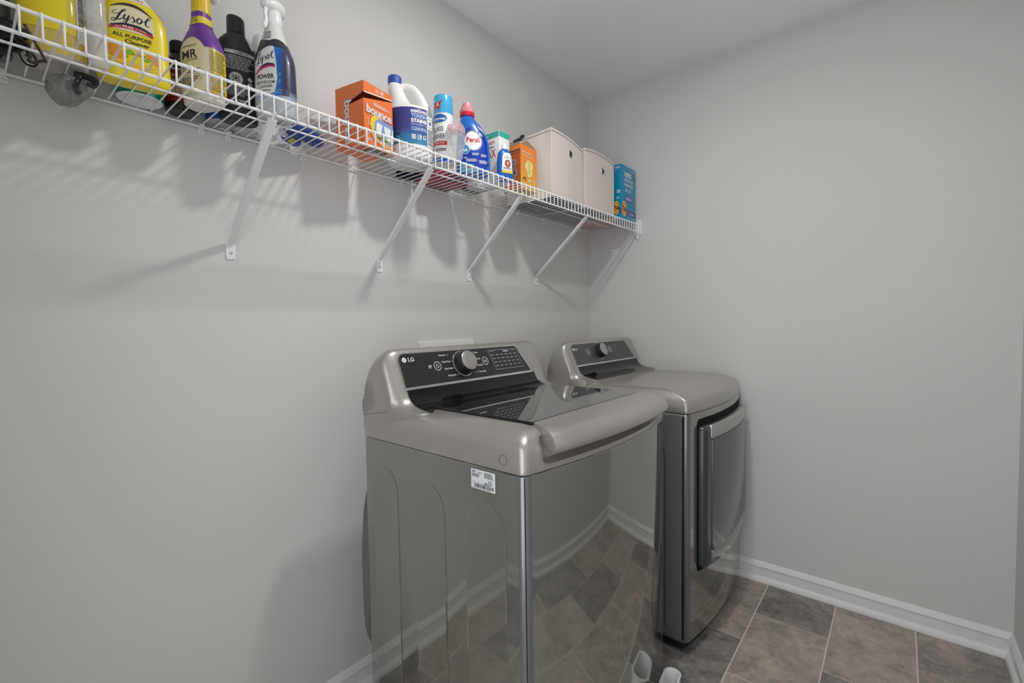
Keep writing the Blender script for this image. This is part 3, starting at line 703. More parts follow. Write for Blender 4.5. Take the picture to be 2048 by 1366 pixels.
def sprayer(t, z, mhead, mtrig, s=1.0, fz=0.0):
    """trigger spray head: rounded body along local x, nozzle in front, lever hanging at the front"""
    body = [(-.034, .010, .008, .012), (-.030, .013, .012, .020), (-.012, .0155, .016, .032), (.008, .015, .016, .034), (.026, .012, .012, .032), (.036, .010, .010, .030)]
    rings = []
    for x, hw, hh, zc in body:
        rings.append([(x*s, hw*s*math.copysign(abs(math.cos(a))**.8, math.cos(a)), z+zc*s+hh*s*math.copysign(abs(math.sin(a))**.8, math.sin(a))) for a in [2*PI*i/20 for i in range(20)]])
    V, Fc = loft(rings); h = mesh('spray_head', V, Fc, mhead, t, True, 50)
    rings = [[(x, .008*s*math.cos(a), z+.030*s+.008*s*math.sin(a)) for a in [2*PI*i/16 for i in range(16)]] for x in (.034*s, .046*s)]
    V, Fc = loft(rings); mesh('nozzle', V, Fc, mtrig, h, True, 40)
    pts = catmull([(.020*s, 0, z+.024*s), (.030*s, 0, z+.010*s), (.036*s, 0, z-.008*s), (.044*s, 0, z-.026*s)], 5)
    tube('trigger', pts, [.0085*s]*len(pts), mtrig, t, 12, .55)
    return h

# --- yellow all-purpose spray bottle
t = root('spray_bottle', 'yellow all-purpose cleaner spray bottle with script lettering, leftmost labelled bottle', 'spray bottle', (.117, -2.066, ZD), D2(-13))
B_ = Bottle([(0, .053, .018), (.004, .059, .022), (.02, .0625, .024), (.07, .0605, .024), (.11, .060, .024), (.135, .057, .024), (.152, .049, .023), (.166, .037, .022), (.178, .025, .021), (.19, .019, .018), (.20, .0165, .0165)], 2.6)
B_.build('bottle_body', YEL, t)
B_.build('collar_label', P_('white_label', (.78, .78, .76, 1)), t, z0=.1635, z1=.182, off=.0006)
Wm = B_.wrap(.10)
decal('logo_panel', t, CREAM, Wm, join(poly(*[(-.036+.072*i/14, .150-.010*((i/7-1)**2)) for i in range(15)][::-1]+[(-.037, .104), (-.030, .099), (.030, .099), (.037, .104)])), 1, .006)
decal('arc_print', t, NAVY, Wm, join(stroke([(-.036, .143, .3), (-.02, .151, .9), (0, .154, 1.2), (.02, .151, 1.2), (.037, .1405, .5)], .0042)), 2, .006)
decal('script_lettering', t, NAVY, Wm, xf(lysol_script(), 0, .127, 0, .064, 1, 1.15), 2, .006)
decal('blue_ribbon', t, NAVY, Wm, join(stroke([(-.034, .1045, .6), (-.012, .1115, 1), (.012, .1115, 1.4), (.033, .1055, 1)], .0052)), 2, .006)
decal('red_ribbon', t, REDINK, Wm, join(stroke([(-.036, .1005, .5), (-.012, .1065, 1.1), (.012, .1065, 1.2), (.034, .1005, 1)], .0054)), 3, .006)
decal('ribbon_lettering', t, WHITEINK, Wm, join(txt('KILLS', -.022, .1050, .0026, .010, rot=.25), txt('99.9%', -.006, .1072, .0046, .017, bold=.02), txt('OF VIRUSES', .014, .1068, .0026, .018, rot=-.1)), 4, .006)
decal('name_lettering', t, DARKINK, Wm, join(txt('ALL PURPOSE', .000, .0895, .0072, .062, bold=.02), txt('Cleaner', .008, .0790, .0075, .040, bold=.02), words(.0, .0555, .05, .0032, 1, 3)), 2, .006)
decal('collar_lettering', t, NAVY, B_.wrap(.172), join(txt('KILLS GERMS', 0, .1762, .0042, .036, bold=.01), words(0, .1722, .034, .0022, 1, 5)), 2, .005)
decal('collar_red_lettering', t, REDINK, B_.wrap(.172), txt('COVID-19 VIRUS', 0, .1685, .0034, .036, bold=.01), 2, .005)
S_ = [ell(-.030, .058, .011, .012), ell(-.022, .050, .010, .010), ell(.030, .060, .008, .009), ell(.038, .052, .007, .008)]
decal('fruit_print', t, P_('fruit_orange', (.85, .30, .03, 1)), Wm, join(*S_), 2, .006)
decal('leaf_print', t, GREENP, Wm, join(ell(-.006, .058, .007, .005), ell(.022, .050, .005, .003), ell(-.012, .048, .005, .003)), 2, .006)
decal('wash_print', t, P_('pale_orange_print', (.87, .52, .07, 1)), Wm, join(stroke([(-.045, .040, .3), (-.02, .037, 1.4), (.01, .034, 1.2), (.045, .040, .3)], .006), stroke([(-.04, .030, .3), (0, .028, 1.2), (.04, .031, .3)], .004)), 1, .006)
lathe('collar', [(.0185, .188), (.0195, .190), (.0195, .212), (.016, .214)], P_('sky_blue_plastic', (.03, .35, .62, 1)), t, 28)
sprayer(t, .212, MATS['sky_blue_plastic'], WHITEP)

# --- white canister with teal band behind it
t = root('wipes_canister', 'white canister with teal band seen from below, behind the yellow spray bottle', 'canister', (.0445, -2.043, ZD))
lathe('canister', [(0, .004), (.034, .003), (.039, .0), (.042, .002), (.042, .17), (.040, .172), (0, .172)], WHITEP, t, 40)
band('teal_band', [(.0424, .0025), (.0426, .12)], TEAL, t)
lathe('lid', [(.043, .166), (.043, .182), (.039, .187), (0, .187)], TEAL, t, 40)
# --- brown peroxide bottle
t = root('brown_bottle', 'dark brown antiseptic bottle with red label and black cap', 'bottle', (.040, -1.962, ZD), D2(-25))
B_ = Bottle([(0, .027, .027), (.004, .032, .032), (.03, .033, .033), (.10, .033, .033), (.114, .030, .030), (.126, .022, .022), (.134, .017, .017), (.142, .016, .016)], 2.0)
BRN = P_('amber_brown_plastic', (.016, .011, .009, 1), rough=.4, coat=0)
B_.build('bottle_body', BRN, t); Wm = B_.wrap(.05)
decal('label', t, P_('dark_red_label', (.28, .015, .02, 1)), Wm, rect(0, .052, .150, .072), 1, .005)
decal('label_lettering', t, WHITEINK, Wm, join(txt('Hydrogen', .002, .075, .0070, .036), txt('Peroxide', .002, .064, .0070, .034), words(.0, .040, .05, .018, 4, 6)), 2, .005)
decal('label_top_band', t, GREYINK, Wm, rect(0, .0895, .150, .005), 1, .005)
ribbed('cap', [(.0185, .138), (.019, .140), (.019, .160), (.0175, .163), (0, .163)], BLACK, t)
# --- purple and white weed killer style spray bottle
t = root('spray_bottle', 'purple and white spray bottle with yellow trigger and yellow side label', 'spray bottle', (.119, -1.938, ZD), D2(-66))
B_ = Bottle([(0, .040, .024), (.004, .044, .028), (.03, .046, .030), (.10, .046, .030), (.122, .045, .030), (.140, .040, .028), (.158, .030, .024), (.172, .0215, .020), (.19, .0175, .0175), (.205, .017, .017), (.214, .017, .017)], 3.0)
B_.build('bottle_body', NATURAL, t)
B_.build('sleeve', PURPLE, t, z0=.118, z1=.206, off=.0007); Wm = B_.wrap(.07)
arch = lambda w, zb, zs, zt, k=14: poly(*([(-w/2, zb), (w/2, zb)]+[(w/2*math.cos(PI*i/k), zs+(zt-zs)*math.sin(PI*i/k)) for i in range(k+1)]))
decal('front_label', t, CREAM, Wm, arch(.076, .018, .100, .142), 4, .005)
decal('front_lettering', t, DARKINK, Wm, join(txt('FOR RESULTS', -.003, .122, .0046, .040, bold=.01), txt('MR', -.003, .104, .018, .042, bold=.02), txt('SOLUTIONS', .006, .0915, .0034, .026, bold=.02), txt('HOME', -.012, .076, .005, .022, bold=.02), words(.002, .067, .05, .010, 3, 4), words(.0, .045, .055, .020, 6, 8)), 5, .005)
decal('label_rule', t, P_('olive_print', (.25, .26, .05, 1)), Wm, join(rect(0, .0585, .066, .0012), stroke([(-.03, .020), (0, .026), (.03, .020)], .002)), 5, .005)
decal('splash_print', t, P_('lime_print', (.45, .55, .15, 1)), Wm, join(*[xf(poly((-.0016, 0), (0, -.001), (.0016, 0), (0, .012)), -.012, .092, a) for a in (0, .8, 1.6, 2.4, 3.2, 4.0, 4.8, 5.5)]), 5, .005)
Ws = B_.wrap(.07, PI/2)
decal('side_label', t, P_('yellow_label', (.80, .62, .04, 1)), Ws, join(rect(.0, .068, .040, .100)), 5, .005)
decal('side_print', t, P_('brown_ink', (.16, .11, .02, 1)), Ws, join(words(0, .090, .035, .048, 15, 3, .35), words(0, .043, .035, .042, 13, 9, .35), frame2(0, .068, .038, .098, .0007)), 6, .005)
decal('neck_band', t, P_('yellow_label', C('E8D21C')), B_.wrap(.19, 0, .0012), join(poly((-.056, .178), (.0, .176), (.056, .183), (.056, .198), (.0, .193), (-.056, .196))), 1, .004)
decal('neck_lettering', t, DARKINK, B_.wrap(.19, 0, .0012), join(txt('READY', 0, .1895, .0046, .016, bold=.02, rot=.1), txt('TO USE', 0, .1825, .0046, .017, bold=.02, rot=.1)), 2, .004)
YC = P_('yellow_cap', (.80, .56, .02, 1))
ribbed('collar', [(.0185, .206), (.0195, .208), (.0190, .246), (.0170, .250), (0, .250)], YC, t, 20)
sprayer(t, .250, WHITEP, YC, 1.12)
# --- small grey can bottom
t = root('small_jar', 'small grey-bottomed blue jar at the back between purple bottle and black bottle', 'jar', (.038, -1.878, ZD))
lathe('jar', [(0, .003), (.028, .003), (.030, .0), (.033, .002), (.033, .05), (0, .05)], mat('grey_tin', (.42, .43, .44, 1), rough=.3, metal=.3), t)
band('label', [(.0335, .004), (.0335, .045)], BLUEP, t); lathe('lid', [(.034, .05), (.034, .062), (0, .063)], WHITEP, t)
t = root('small_jar', 'small pale jar behind the black shampoo bottle, only its base showing', 'jar', (.036, -1.818, ZD))
lathe('jar', [(0, .003), (.024, .003), (.026, .0), (.029, .002), (.029, .042), (0, .042)], mat('pale_grey_plastic', (.55, .55, .54, 1), rough=.4), t); lathe('lid', [(.030, .042), (.030, .054), (0, .055)], WHITEP, t)
# --- black shampoo bottle
t = root('shampoo_bottle', 'matte black shampoo bottle with grey print on its front', 'bottle', (.082, -1.852, ZD), D2(-14))
B_ = Bottle([(0, .038, .020), (.004, .042, .024), (.03, .044, .026), (.14, .044, .026), (.175, .043, .026), (.192, .039, .025), (.205, .029, .021), (.214, .020, .018), (.218, .017, .017)], 2.5)
BLK = mat('matte_black_bottle', (.022, .023, .024, 1), rough=.45)
B_.build('bottle_body', BLK, t); Wm = B_.wrap(.1)
bm = bmesh.new()
rings = [[(r*math.cos(2*PI*i/28), r*math.sin(2*PI*i/28), z + (0.002*(-math.sin(2*PI*i/28)) if top else 0)) for i in range(28)] for r, z, top in ((.0195, .216, 0), (.0200, .218, 0), (.0195, .252, 1), (.0185, .255, 1))]
V, Fc = loft(rings); mesh('cap', V, Fc, BLK, t, True, 35); bm.free()
decal('title_bar', t, GREYINK, Wm, rect(.004, .1615, .066, .0085), 1, .005)
decal('title_lettering', t, DARKINK, Wm, txt('SHAMPOO', .006, .1615, .005, .032, bold=.01), 2, .005)
decal('back_print', t, GREYINK, Wm, join(words(.004, .137, .066, .034, 8, 3, .55), ell(-.006, .099, .0145, .0145), ell(.024, .103, .0055, .0055), ell(.024, .090, .0055, .0055), words(.0, .068, .05, .022, 8, 9, .6), txt('VMD', .004, .046, .006, .022, bold=.02), words(.004, .036, .05, .006, 2, 2)), 1, .005)
decal('emblem_mark', t, DARKINK, Wm, join(frame2(-.006, .099, .012, .012, .0016), rect(-.006, .099, .006, .006)), 2, .005)
decal('emblem', t, mat('silver_foil', (.6, .6, .6, 1), rough=.25, metal=.9), Wm, ell(.034, .194, .0085, .016), 1, .004)
# --- tall white aerosol at the back
t = root('aerosol_can', 'tall white aerosol can with blue band, behind the blue bathroom spray bottle', 'aerosol can', (.034, -1.768, ZD))
lathe('can', [(0, .004), (.020, .003), (.023, 0), (.026, .002), (.026, .195), (.023, .202), (0, .202)], WHITEP, t, 36)
lathe('cap', [(.0245, .202), (.0245, .252), (.023, .262), (.017, .268), (0, .270)], WHITEP, t, 36)
decal('blue_band', t, P_('mid_blue_print', (.05, .20, .55, 1)), lambda u, v, e=0: Vector(((.0264+e)*math.cos(u/.026), (.0264+e)*math.sin(u/.026), v)), join(rect(-.02, .188, .08, .003), rect(-.02, .165, .03, .012), words(-.02, .14, .06, .02, 4, 4)), 0, .004)
# --- blue bathroom spray bottle
t = root('spray_bottle', 'blue bathroom cleaner spray bottle with white trigger head, right end of the left cluster', 'spray bottle', (.163, -1.795, ZD), D2(-58))
B_ = Bottle([(0, .040, .027), (.004, .046, .032), (.02, .048, .034), (.08, .049, .035), (.13, .048, .034), (.152, .044, .033), (.168, .037, .030), (.19, .028, .026), (.215, .0205, .020), (.232, .0165, .0165)], 2.3)
B_.build('bottle_body', P_('clear_base_plastic', (.50, .56, .60, 1), rough=.15), t)
sl = ramp_mat('bathroom_sleeve', [(0.0, (.55, .60, .66, 1)), (.10, (.42, .52, .66, 1)), (.22, (.035, .05, .14, 1)), (.7, (.030, .027, .085, 1)), (1.0, (.03, .026, .07, 1))], 'Z', .03, .178)
B_.build('sleeve', sl, t, z0=.034, z1=.176, off=.0006)
B_.build('neck_sleeve', P_('white_label', (.78, .78, .76, 1)), t, z0=.176, z1=.232, off=.0007); Wm = B_.wrap(.09)
gl = ramp_mat('bathroom_glow', [(0, (.03, .28, .72, 1)), (.5, (.012, .15, .55, 1)), (1.0, (.028, .028, .085, 1))], 'Y', .008, .040)
decal('blue_glow_print', t, gl, Wm, poly((.0, .045), (.052, .050), (.058, .100), (.050, .162), (.0, .168)), 1, .004)
decal('logo_panel', t, P_('white_label', (.78, .78, .76, 1)), Wm, join(poly((-.036, .050), (.004, .048), (.020, .056), (.026, .085), (.025, .120), (.022, .166), (.0, .167), (-.022, .154), (-.034, .130))), 2, .005)
decal('arc_print', t, NAVY, Wm, join(stroke([(-.030, .136, .4), (-.014, .158, 1), (.006, .167, 1.1), (.023, .167, .4)], .003)), 3, .005)
decal('script_lettering', t, NAVY, Wm, xf(lysol_script(), -.004, .138, .20, .052, 1, 1.3), 3, .005)
decal('red_ribbon', t, P_('magenta_print', (.55, .02, .16, 1)), Wm, stroke([(-.032, .1005, .5), (-.012, .1130, 1.1), (.010, .1185, 1.2), (.022, .116, 1)], .0062), 3, .005)
decal('blue_ribbon', t, NAVY, Wm, stroke([(-.016, .1155, .4), (.002, .1215, 1.1), (.020, .1205, .8)], .0042), 4, .005)
decal('name_lettering', t, DARKINK, Wm, join(txt('POWER', -.003, .0925, .0105, .045, bold=.03), txt('BATHROOM', -.003, .0790, .0070, .046, bold=.015), txt('CLEANER', -.003, .0695, .0060, .036, bold=.015), words(-.003, .060, .03, .004, 1, 4)), 3, .005)
decal('neck_lettering', t, NAVY, B_.wrap(.20, 0, .0012), join(txt('FOAMS', 0, .2030, .0042, .018, bold=.01), txt('WHOLE', 0, .1970, .0042, .018, bold=.01), txt('ROOM', 0, .1910, .0042, .014, bold=.01), rect(0, .1875, .016, .001)), 2, .004)
decal('wave_print', t, P_('dark_wave', (.03, .03, .05, 1)), B_.wrap(.172), join(poly(*([(-.10, .168), (.10, .168)]+[(.10-.2*i/24, .180+.006*abs(math.sin(i*.55))) for i in range(25)]))), 2, .004)
rdm = random.Random(4)
decal('bubbles_print', t, P_('bubble_print', (.12, .45, .7, 1)), Wm, join(*[ring(rdm.uniform(.022, .033), rdm.uniform(.05, .11), rdm.uniform(.0008, .002), .0006, 10) for _ in range(16)]), 3, None)
decal('side_lettering', t, WHITEINK, B_.wrap(.09, PI/2*1.0), xf(txt('WORKS FOR BEAUTIFUL', 0, 0, .0045, .085), .012, .115, PI/2), 2, .005)
decal('tile_print', t, P_('tile_line_print', (.35, .38, .48, 1)), B_.wrap(.05, PI/2*.9), join(*[rect(.0, .040+k*.007, .085, .0006) for k in range(4)]+[rect(-.04+k*.012, .0505, .0006, .020) for k in range(8)]), 2, .005)
# rounded trigger head
rings = []
for x, hw, hh, zc in ((-.030, .010, .010, .276), (-.026, .018, .018, .277), (-.014, .0225, .021, .278), (.004, .0225, .020, .277), (.022, .018, .015, .273), (.034, .011, .009, .268), (.037, .006, .005, .266)):
    rings.append([(x, hw*math.cos(a), zc+hh*math.sin(a)*(1 if math.sin(a) < 0 else .8)) for a in [2*PI*i/24 for i in range(24)]])
V, Fc = loft(rings); mesh('spray_head', V, Fc, WHITEP, t, True, 60)
lathe('collar', [(.0185, .228), (.0195, .231), (.0195, .250), (.0175, .262), (.0, .262)], WHITEP, t, 28)
tube('trigger', catmull([(.026, 0, .262), (.030, 0, .245), (.028, 0, .230), (.034, 0, .214), (.042, 0, .210)], 5), .006, WHITEP, t, 10, .7)

# --- two blue bottles lying on the deck
def lying(name, label, a, b, r, m, capm, lab=None):
    a, b = Vector(a), Vector(b); d = (b-a); L = d.length; d.normalize()
    t = root(name, label, 'bottle', a)
    prof = [(.0, .0), (r*.55, .0005), (r*.86, .004), (r, .012), (r, L-.022), (r*.93, L-.010), (r*.70, L-.002), (.0, L)]
    u = Vector((0, 0, 1)).cross(d).normalized(); w = d.cross(u)
    V, Fc = loft([[d*h+u*(q*math.cos(2*PI*i/28))+w*(q*math.sin(2*PI*i/28)) for i in range(28)] for q, h in [(max(p, .0008), h) for p, h in prof]])
    mesh('bottle_body', V, Fc, m, t, True, 50)
    V, Fc = loft([[d*h+u*(q*math.cos(2*PI*i/24))+w*(q*math.sin(2*PI*i/24)) for i in range(24)] for q, h in ((r*.62, -.011), (r*.66, -.010), (r*.66, .002), (r*.62, .004))]); mesh('cap', V, Fc, capm, t, True, 40)
    if lab:
        for k, (h0, h1, mm, a0, a1) in enumerate(lab):
            V = []; Fc = []; n = 14
            for i in range(n+1):
                th = a0+(a1-a0)*i/n
                for h in (h0, h1): V.append(d*h+u*((r+.0006)*math.cos(th))+w*((r+.0006)*math.sin(th)))
            for i in range(n): Fc.append((2*i, 2*i+1, 2*i+3, 2*i+2))
            mesh('label', V, Fc, mm, t, True)
    return t
DKB = P_('dark_blue_plastic', (.012, .045, .24, 1), rough=.4)
lying('bottle', 'dark blue plastic bottle lying on its side, right of the blue spray bottle', (.118, -1.750, ZD+.0225), (.064, -1.630, ZD+.0225), .022, DKB, WHITEP, None)
lying('bottle', 'blue bottle lying at the back with yellow and pale blue label', (.062, -1.731, ZD+.0185), (.0245, -1.676, ZD+.0185), .018, BLUEP, WHITEP, [(.006, .030, P_('yellow_label2', (.75, .60, .03, 1)), 3.6, 4.6), (.012, .05, PALE, 4.8, 6.0)])

# --- orange dryer-sheet carton, torn open at the front corner
t = root('dryer_sheet_carton', 'orange dryer sheet carton with torn-open corner and white bubble lettering', 'carton', (.1385, -1.529, ZD+.0006), D2(11))
s_, Hh = .0565, .172
b0, fL, fR, bR = (-s_, -s_), (s_, -s_), (s_, s_), (-s_, s_)     # back-left, front-left, front-right, back-right
q = -s_+2*s_*.36
V = [(-s_,-s_,0),(s_,-s_,0),(s_,s_,0),(-s_,s_,0),(-s_,-s_,Hh),(-s_,s_,Hh),(s_,s_,.154),(s_+.003,-s_-.005,.121),(q,-s_-.002,.116),(q,-s_,Hh),(s_,s_,Hh)]
Fc = [(0,3,2,1),(0,4,5,3),(3,5,10,6,2),(1,2,6,7),(0,1,7,8),(0,8,9,4)]
o = mesh('carton_body', V, Fc, ORANGE, t); md = o.modifiers.new('thickness', 'SOLIDIFY'); md.thickness = .0009; md.offset = -1
V = [(q,-s_,.121),(s_,-s_,.142),(s_,s_,.159),(s_,s_,Hh),(s_,-s_,Hh),(q,-s_,Hh),(-s_,-s_,Hh),(-s_,s_,Hh)]
o = mesh('carton_lid', V, [(0,1,4,5),(1,2,3,4),(4,3,7,6,5)], ORANGE, t); md = o.modifiers.new('thickness', 'SOLIDIFY'); md.thickness = .0009; md.offset = 1
V = [(q,-s_-.0012,.1185),(s_+.001,-s_-.0012,.1395),(s_+.001,-s_-.0012,.1425),(q,-s_-.0012,.1215)]
mesh('torn_side_edge', V, [(0,1,2,3)], P_('maroon_print', (.10, .01, .03, 1)), t)
mesh('torn_edge', [(s_+.0012,-s_,.1395),(s_+.0012,s_,.1565),(s_+.0012,s_,.1595),(s_+.0012,-s_,.1425)], [(0,1,2,3)], WHITEINK, t)
fm_ = flat((s_+.0007, 0, 0), (0, 1, 0), (0, 0, 1)); lm = flat((0, -s_-.0013, 0), (1, 0, 0), (0, 0, 1))
PINK = P_('crimson_print', (.62, .03, .06, 1))
fm_ = (lambda u, v, e=0: Vector((s_+.0008+.0030*max(0, (v/.127))*(.5-u/(2*s_))+.0004+e, u-.0012, v)))
decal('bounce_shadow', t, PINK, fm_, join(txt('bounce', 0, .0985, .0215, .1040, bold=.075)), 1, .01)
decal('bounce_outline', t, WHITEINK, fm_, txt('bounce', 0, .0990, .0210, .1015, bold=.06), 2, .01)
decal('bounce_line', t, PINK, fm_, txt('bounce', 0, .0990, .0205, .0975, bold=.035), 3, .01)
decal('bounce_lettering', t, WHITEINK, fm_, txt('bounce', 0, .0990, .0200, .0955, bold=.012), 4, .01)
decal('sun_print', t, P_('sun_print', (.86, .66, .05, 1)), fm_, ell(-.006, .062, .029, .030), 1, .01)
decal('sky_print', t, P_('sky_print', (.22, .34, .66, 1)), fm_, poly((-.020, .032), (s_, .026), (s_, .082), (-.002, .085), (-.018, .070)), 2, .01)
decal('linen_print', t, WHITEINK, fm_, join(poly((-.014, .040), (.004, .034), (.012, .070), (-.010, .073)), poly((.024, .034), (.044, .030), (.046, .070), (.018, .071)), poly((.050, .032), (s_, .031), (s_, .071), (.052, .070))), 3, .01)
decal('meadow_print', t, P_('meadow_print', (.16, .24, .06, 1)), fm_, stroke([(-.022, .048, .6), (-.006, .040, 1), (.012, .032, 1.3), (.054, .026, 1)], .011), 3, .01)
decal('swirl_print', t, P_('apricot_print', (.88, .36, .10, 1)), fm_, join(stroke([(-.034, .040, .8), (-.015, .024, 1.2), (.020, .014, 1.2), (.054, .008, .8)], .010)), 3, .01)
decal('small_lettering', t, WHITEINK, fm_, join(words(.012, .1185, .07, .010, 3, 2, .55), txt('250', -.044, .014, .007, .018, bold=.02), words(.026, .020, .045, .008, 2, 5), *[ell(-.034+rdm.uniform(-.012, .006), .066+rdm.uniform(-.02, .018), .0012, .0012, 8) for _ in range(16)]), 4, .01)
lidm = flat((s_+.0010, 0, 0), (0, 1, 0), (0, 0, 1))
decal('lid_marks', t, WHITEINK, lidm, join(ring(-.008, .1595, .0068, .0009), ring(.012, .1615, .0068, .0009), rect(-.008, .1595, .005, .004), ell(.012, .1615, .003, .004)), 2, None)
def vert(bold, w, h, dz=0): return xf(txt('bounce', 0, 0, h, w, bold=bold), -.004, .070+dz, -PI/2)
decal('side_shadow', t, P_('maroon_print', (.10, .01, .03, 1)), lm, vert(.07, .124, .0255), 2, .01)
decal('side_outline', t, WHITEINK, lm, vert(.055, .121, .0250), 3, .01)
decal('side_line', t, PINK, lm, vert(.035, .117, .0240), 4, .01)
decal('side_lettering', t, WHITEINK, lm, vert(.012, .115, .0235), 5, .01)
bmap = lambda u, v, e=0: Vector((v, u, -.0012-e))
decal('base_panel', t, P_('olive_panel', (.20, .13, .03, 1)), bmap, poly((.05, .004), (-.02, .004), (-.02, .044), (.05, .044)), 1, None)
decal('base_lettering', t, WHITEINK, bmap, xf(txt('bounce', 0, 0, .014, .06, bold=.03), .016, .024, 0, 1, -1, 1), 2, None)

# --- white bleach jug with blue label
t = root('bleach_jug', 'white bleach jug with moulded handle, blue cap and blue label', 'jug', (.145, -1.367, ZD), D2(-40))
B_ = Bottle([(0, .064, .064), (.005, .071, .071), (.015, .0735, .0735), (.153, .0735, .0735), (.162, .0715, .070, -.001), (.169, .061, .061, -.008), (.175, .047, .051, -.019), (.185, .037, .042, -.028), (.205, .030, .036, -.035), (.230, .0250, .029, -.041), (.246, .0205, .022, -.044), (.256, .019, .019, -.045)], 2.1)
B_.build('jug_body', WHITEP, t); Wm = B_.wrap(.1)
hp = catmull([(0, -.036, .240, ), (0, -.014, .2485), (0, .010, .243), (0, .028, .223), (0, .041, .197), (0, .048, .174), (0, .050, .150)], 7)
rp = [interp([(0, .014), (7, .0105), (14, .0115), (21, .013), (28, .0155), (35, .019), (42, .020)], i)[0] for i in range(len(hp))]
tube('handle', hp, rp, WHITEP, t, 16, 1.0)
bl_ = ramp_mat('bleach_label', [(0, (.05, .24, .45, 1)), (.18, (.04, .20, .45, 1)), (.38, (.055, .06, .26, 1)), (1, (.06, .055, .25, 1))], 'Z', .045, .163)
decal('label', t, bl_, Wm, rect(-.01, .100, .20, .110), 1, .006)
decal('label_corner_print', t, P_('aqua_wave', (.04, .30, .45, 1)), Wm, join(poly((-.075, .046), (-.012, .046), (-.030, .066), (-.075, .085))), 2, .006)
decal('back_label', t, WHITEINK, Wm, rect(.074, .100, .034, .110), 2, .006)
decal('back_label_print', t, NAVY, Wm, join(words(.074, .148, .028, .02, 5, 3), frame2(.074, .118, .026, .024, .001), rect(.072, .118, .008, .01), words(.074, .08, .028, .04, 9, 4), words(.074, .054, .028, .01, 3, 5)), 3, .006)
X_ = .030
decal('label_lettering', t, WHITEINK, Wm, join(txt('REMOVES', X_, .143, .0082, .050, bold=.04), txt('STAINS', X_, .115, .0105, .050, bold=.05)), 3, .006)
decal('icon_tiles', t, WHITEINK, Wm, join(rrect(X_-.018, .066, .012, .014, .002), rrect(X_+.0, .066, .012, .014, .002), rrect(X_+.017, .067, .010, .012, .002)), 3, .006)
decal('label_pale_lettering', t, PALE, Wm, join(txt('TOUGH', X_, .130, .0110, .050, bold=.05), txt('FOR LAUNDRY &', X_, .1035, .0050, .050, bold=.03), txt('CLEANING', X_, .0905, .0105, .050, bold=.04)), 3, .006)
decal('label_icons', t, NAVY, Wm, join(ring(X_-.018, .066, .0035, .0012, 14), rect(X_, .063, .008, .003), rect(X_-.002, .069, .004, .006), poly((X_+.0135, .071), (X_+.0205, .071), (X_+.017, .062))), 4, .006)
decal('label_seal', t, NAVY, Wm, join(ring(-.046, .058, .0075, .0016), ell(-.046, .058, .004, .004), words(-.040, .074, .03, .008, 3, 4)), 3, .006)
ribbed('cap', [(.0200, .251), (.0215, .253), (.0215, .272), (.0195, .276), (.0, .276)], P_('cap_blue', (.025, .075, .42, 1)), t, 40, .02, (0, -.045))

# --- glass cleaner aerosol
t = root('aerosol_can', 'white glass cleaner aerosol can with sky blue cap', 'aerosol can', (.228, -1.299, ZD), D2(-38))
lathe('can', [(0, .003), (.026, .002), (.0285, 0), (.031, .003), (.031, .150), (.029, .157), (0, .157)], P_('white_label', (.78, .78, .76, 1)), t, 40)
lathe('cap', [(.0295, .154), (.0305, .156), (.0305, .206), (.029, .212), (.024, .2135), (0, .2125)], P_('cap_sky', (.06, .42, .72, 1), rough=.25), t, 40)
band('base_ring', [(.0313, .0025), (.0313, .016)], BLUEP, t)
cm = lambda u, v, e=0: Vector(((.0316+e)*math.cos(u/.031), (.0316+e)*math.sin(u/.031), v))
decal('oval_print', t, P_('oval_blue', (.012, .12, .42, 1)), cm, ell(-.020, .137, .030, .013), 1, .004)
decal('oval_lettering', t, WHITEINK, cm, txt('Sprayway.', -.018, .136, .0085, .050, bold=.02, shear=.2), 2, .004)
decal('name_lettering', t, NAVY, cm, join(txt('GLASS', -.024, .104, .015, .040), txt('CLEANER', -.026, .082, .015, .054), words(-.012, .040, .04, .010, 2, 4)), 1, .004)
decal('red_strip', t, REDINK, cm, rect(-.018, .060, .050, .012), 1, .004)
decal('red_strip_lettering', t, WHITEINK, cm, txt('FRESH SCENT', -.016, .060, .006, .034), 2, .004)
decal('cap_star', t, REDINK, lambda u, v, e=0: Vector(((.0309+e)*math.cos(u/.0305), (.0309+e)*math.sin(u/.0305), v)), poly((-.036, .186), (-.014, .188), (-.002, .196), (-.010, .183), (-.014, .163), (-.022, .172), (-.036, .160)), 1, .004)
decal('cap_letter', t, WHITEINK, lambda u, v, e=0: Vector(((.0309+e)*math.cos(u/.0305), (.0309+e)*math.sin(u/.0305), v)), txt('A', -.020, .180, .012, .009, bold=.03), 2, .004)

# --- blue laundry detergent bottle
t = root('detergent_bottle', 'big blue laundry detergent bottle with white round label and red pouring cap', 'bottle', (.214, -1.152, ZD), D2(-37))
B_ = Bottle([(0, .050, .028), (.005, .056, .034), (.02, .0585, .037), (.08, .0585, .037), (.115, .0555, .036, -.001), (.145, .048, .034, -.004), (.170, .037, .030, -.010), (.188, .027, .025, -.016), (.198, .0215, .021, -.018), (.205, .020, .020, -.018)], 2.4)
B_.build('bottle_body', P_('detergent_blue', (.012, .14, .56, 1), rough=.22, coat=.6), t); Wm = B_.wrap(.08)
decal('front_label', t, P_('royal_print', (.006, .045, .42, 1), rough=.3), Wm, poly(*([(-.046, .020), (.040, .020), (.048, .060), (.049, .095), (.042, .125), (.022, .150), (-.004, .160), (-.030, .150), (-.044, .122)])), 1, .006)
decal('white_disc', t, WHITEINK, Wm, ell(-.004, .110, .0295, .031, 36), 2, .006)
decal('disc_rim', t, PALE, Wm, ring(-.004, .110, .0320, .0016, 36, .0335, -150, 60), 2, .006)
decal('green_arc', t, GREENP, Wm, ring(-.004, .110, .0312, .0022, 20, .0327, 75, 130), 3, .006)
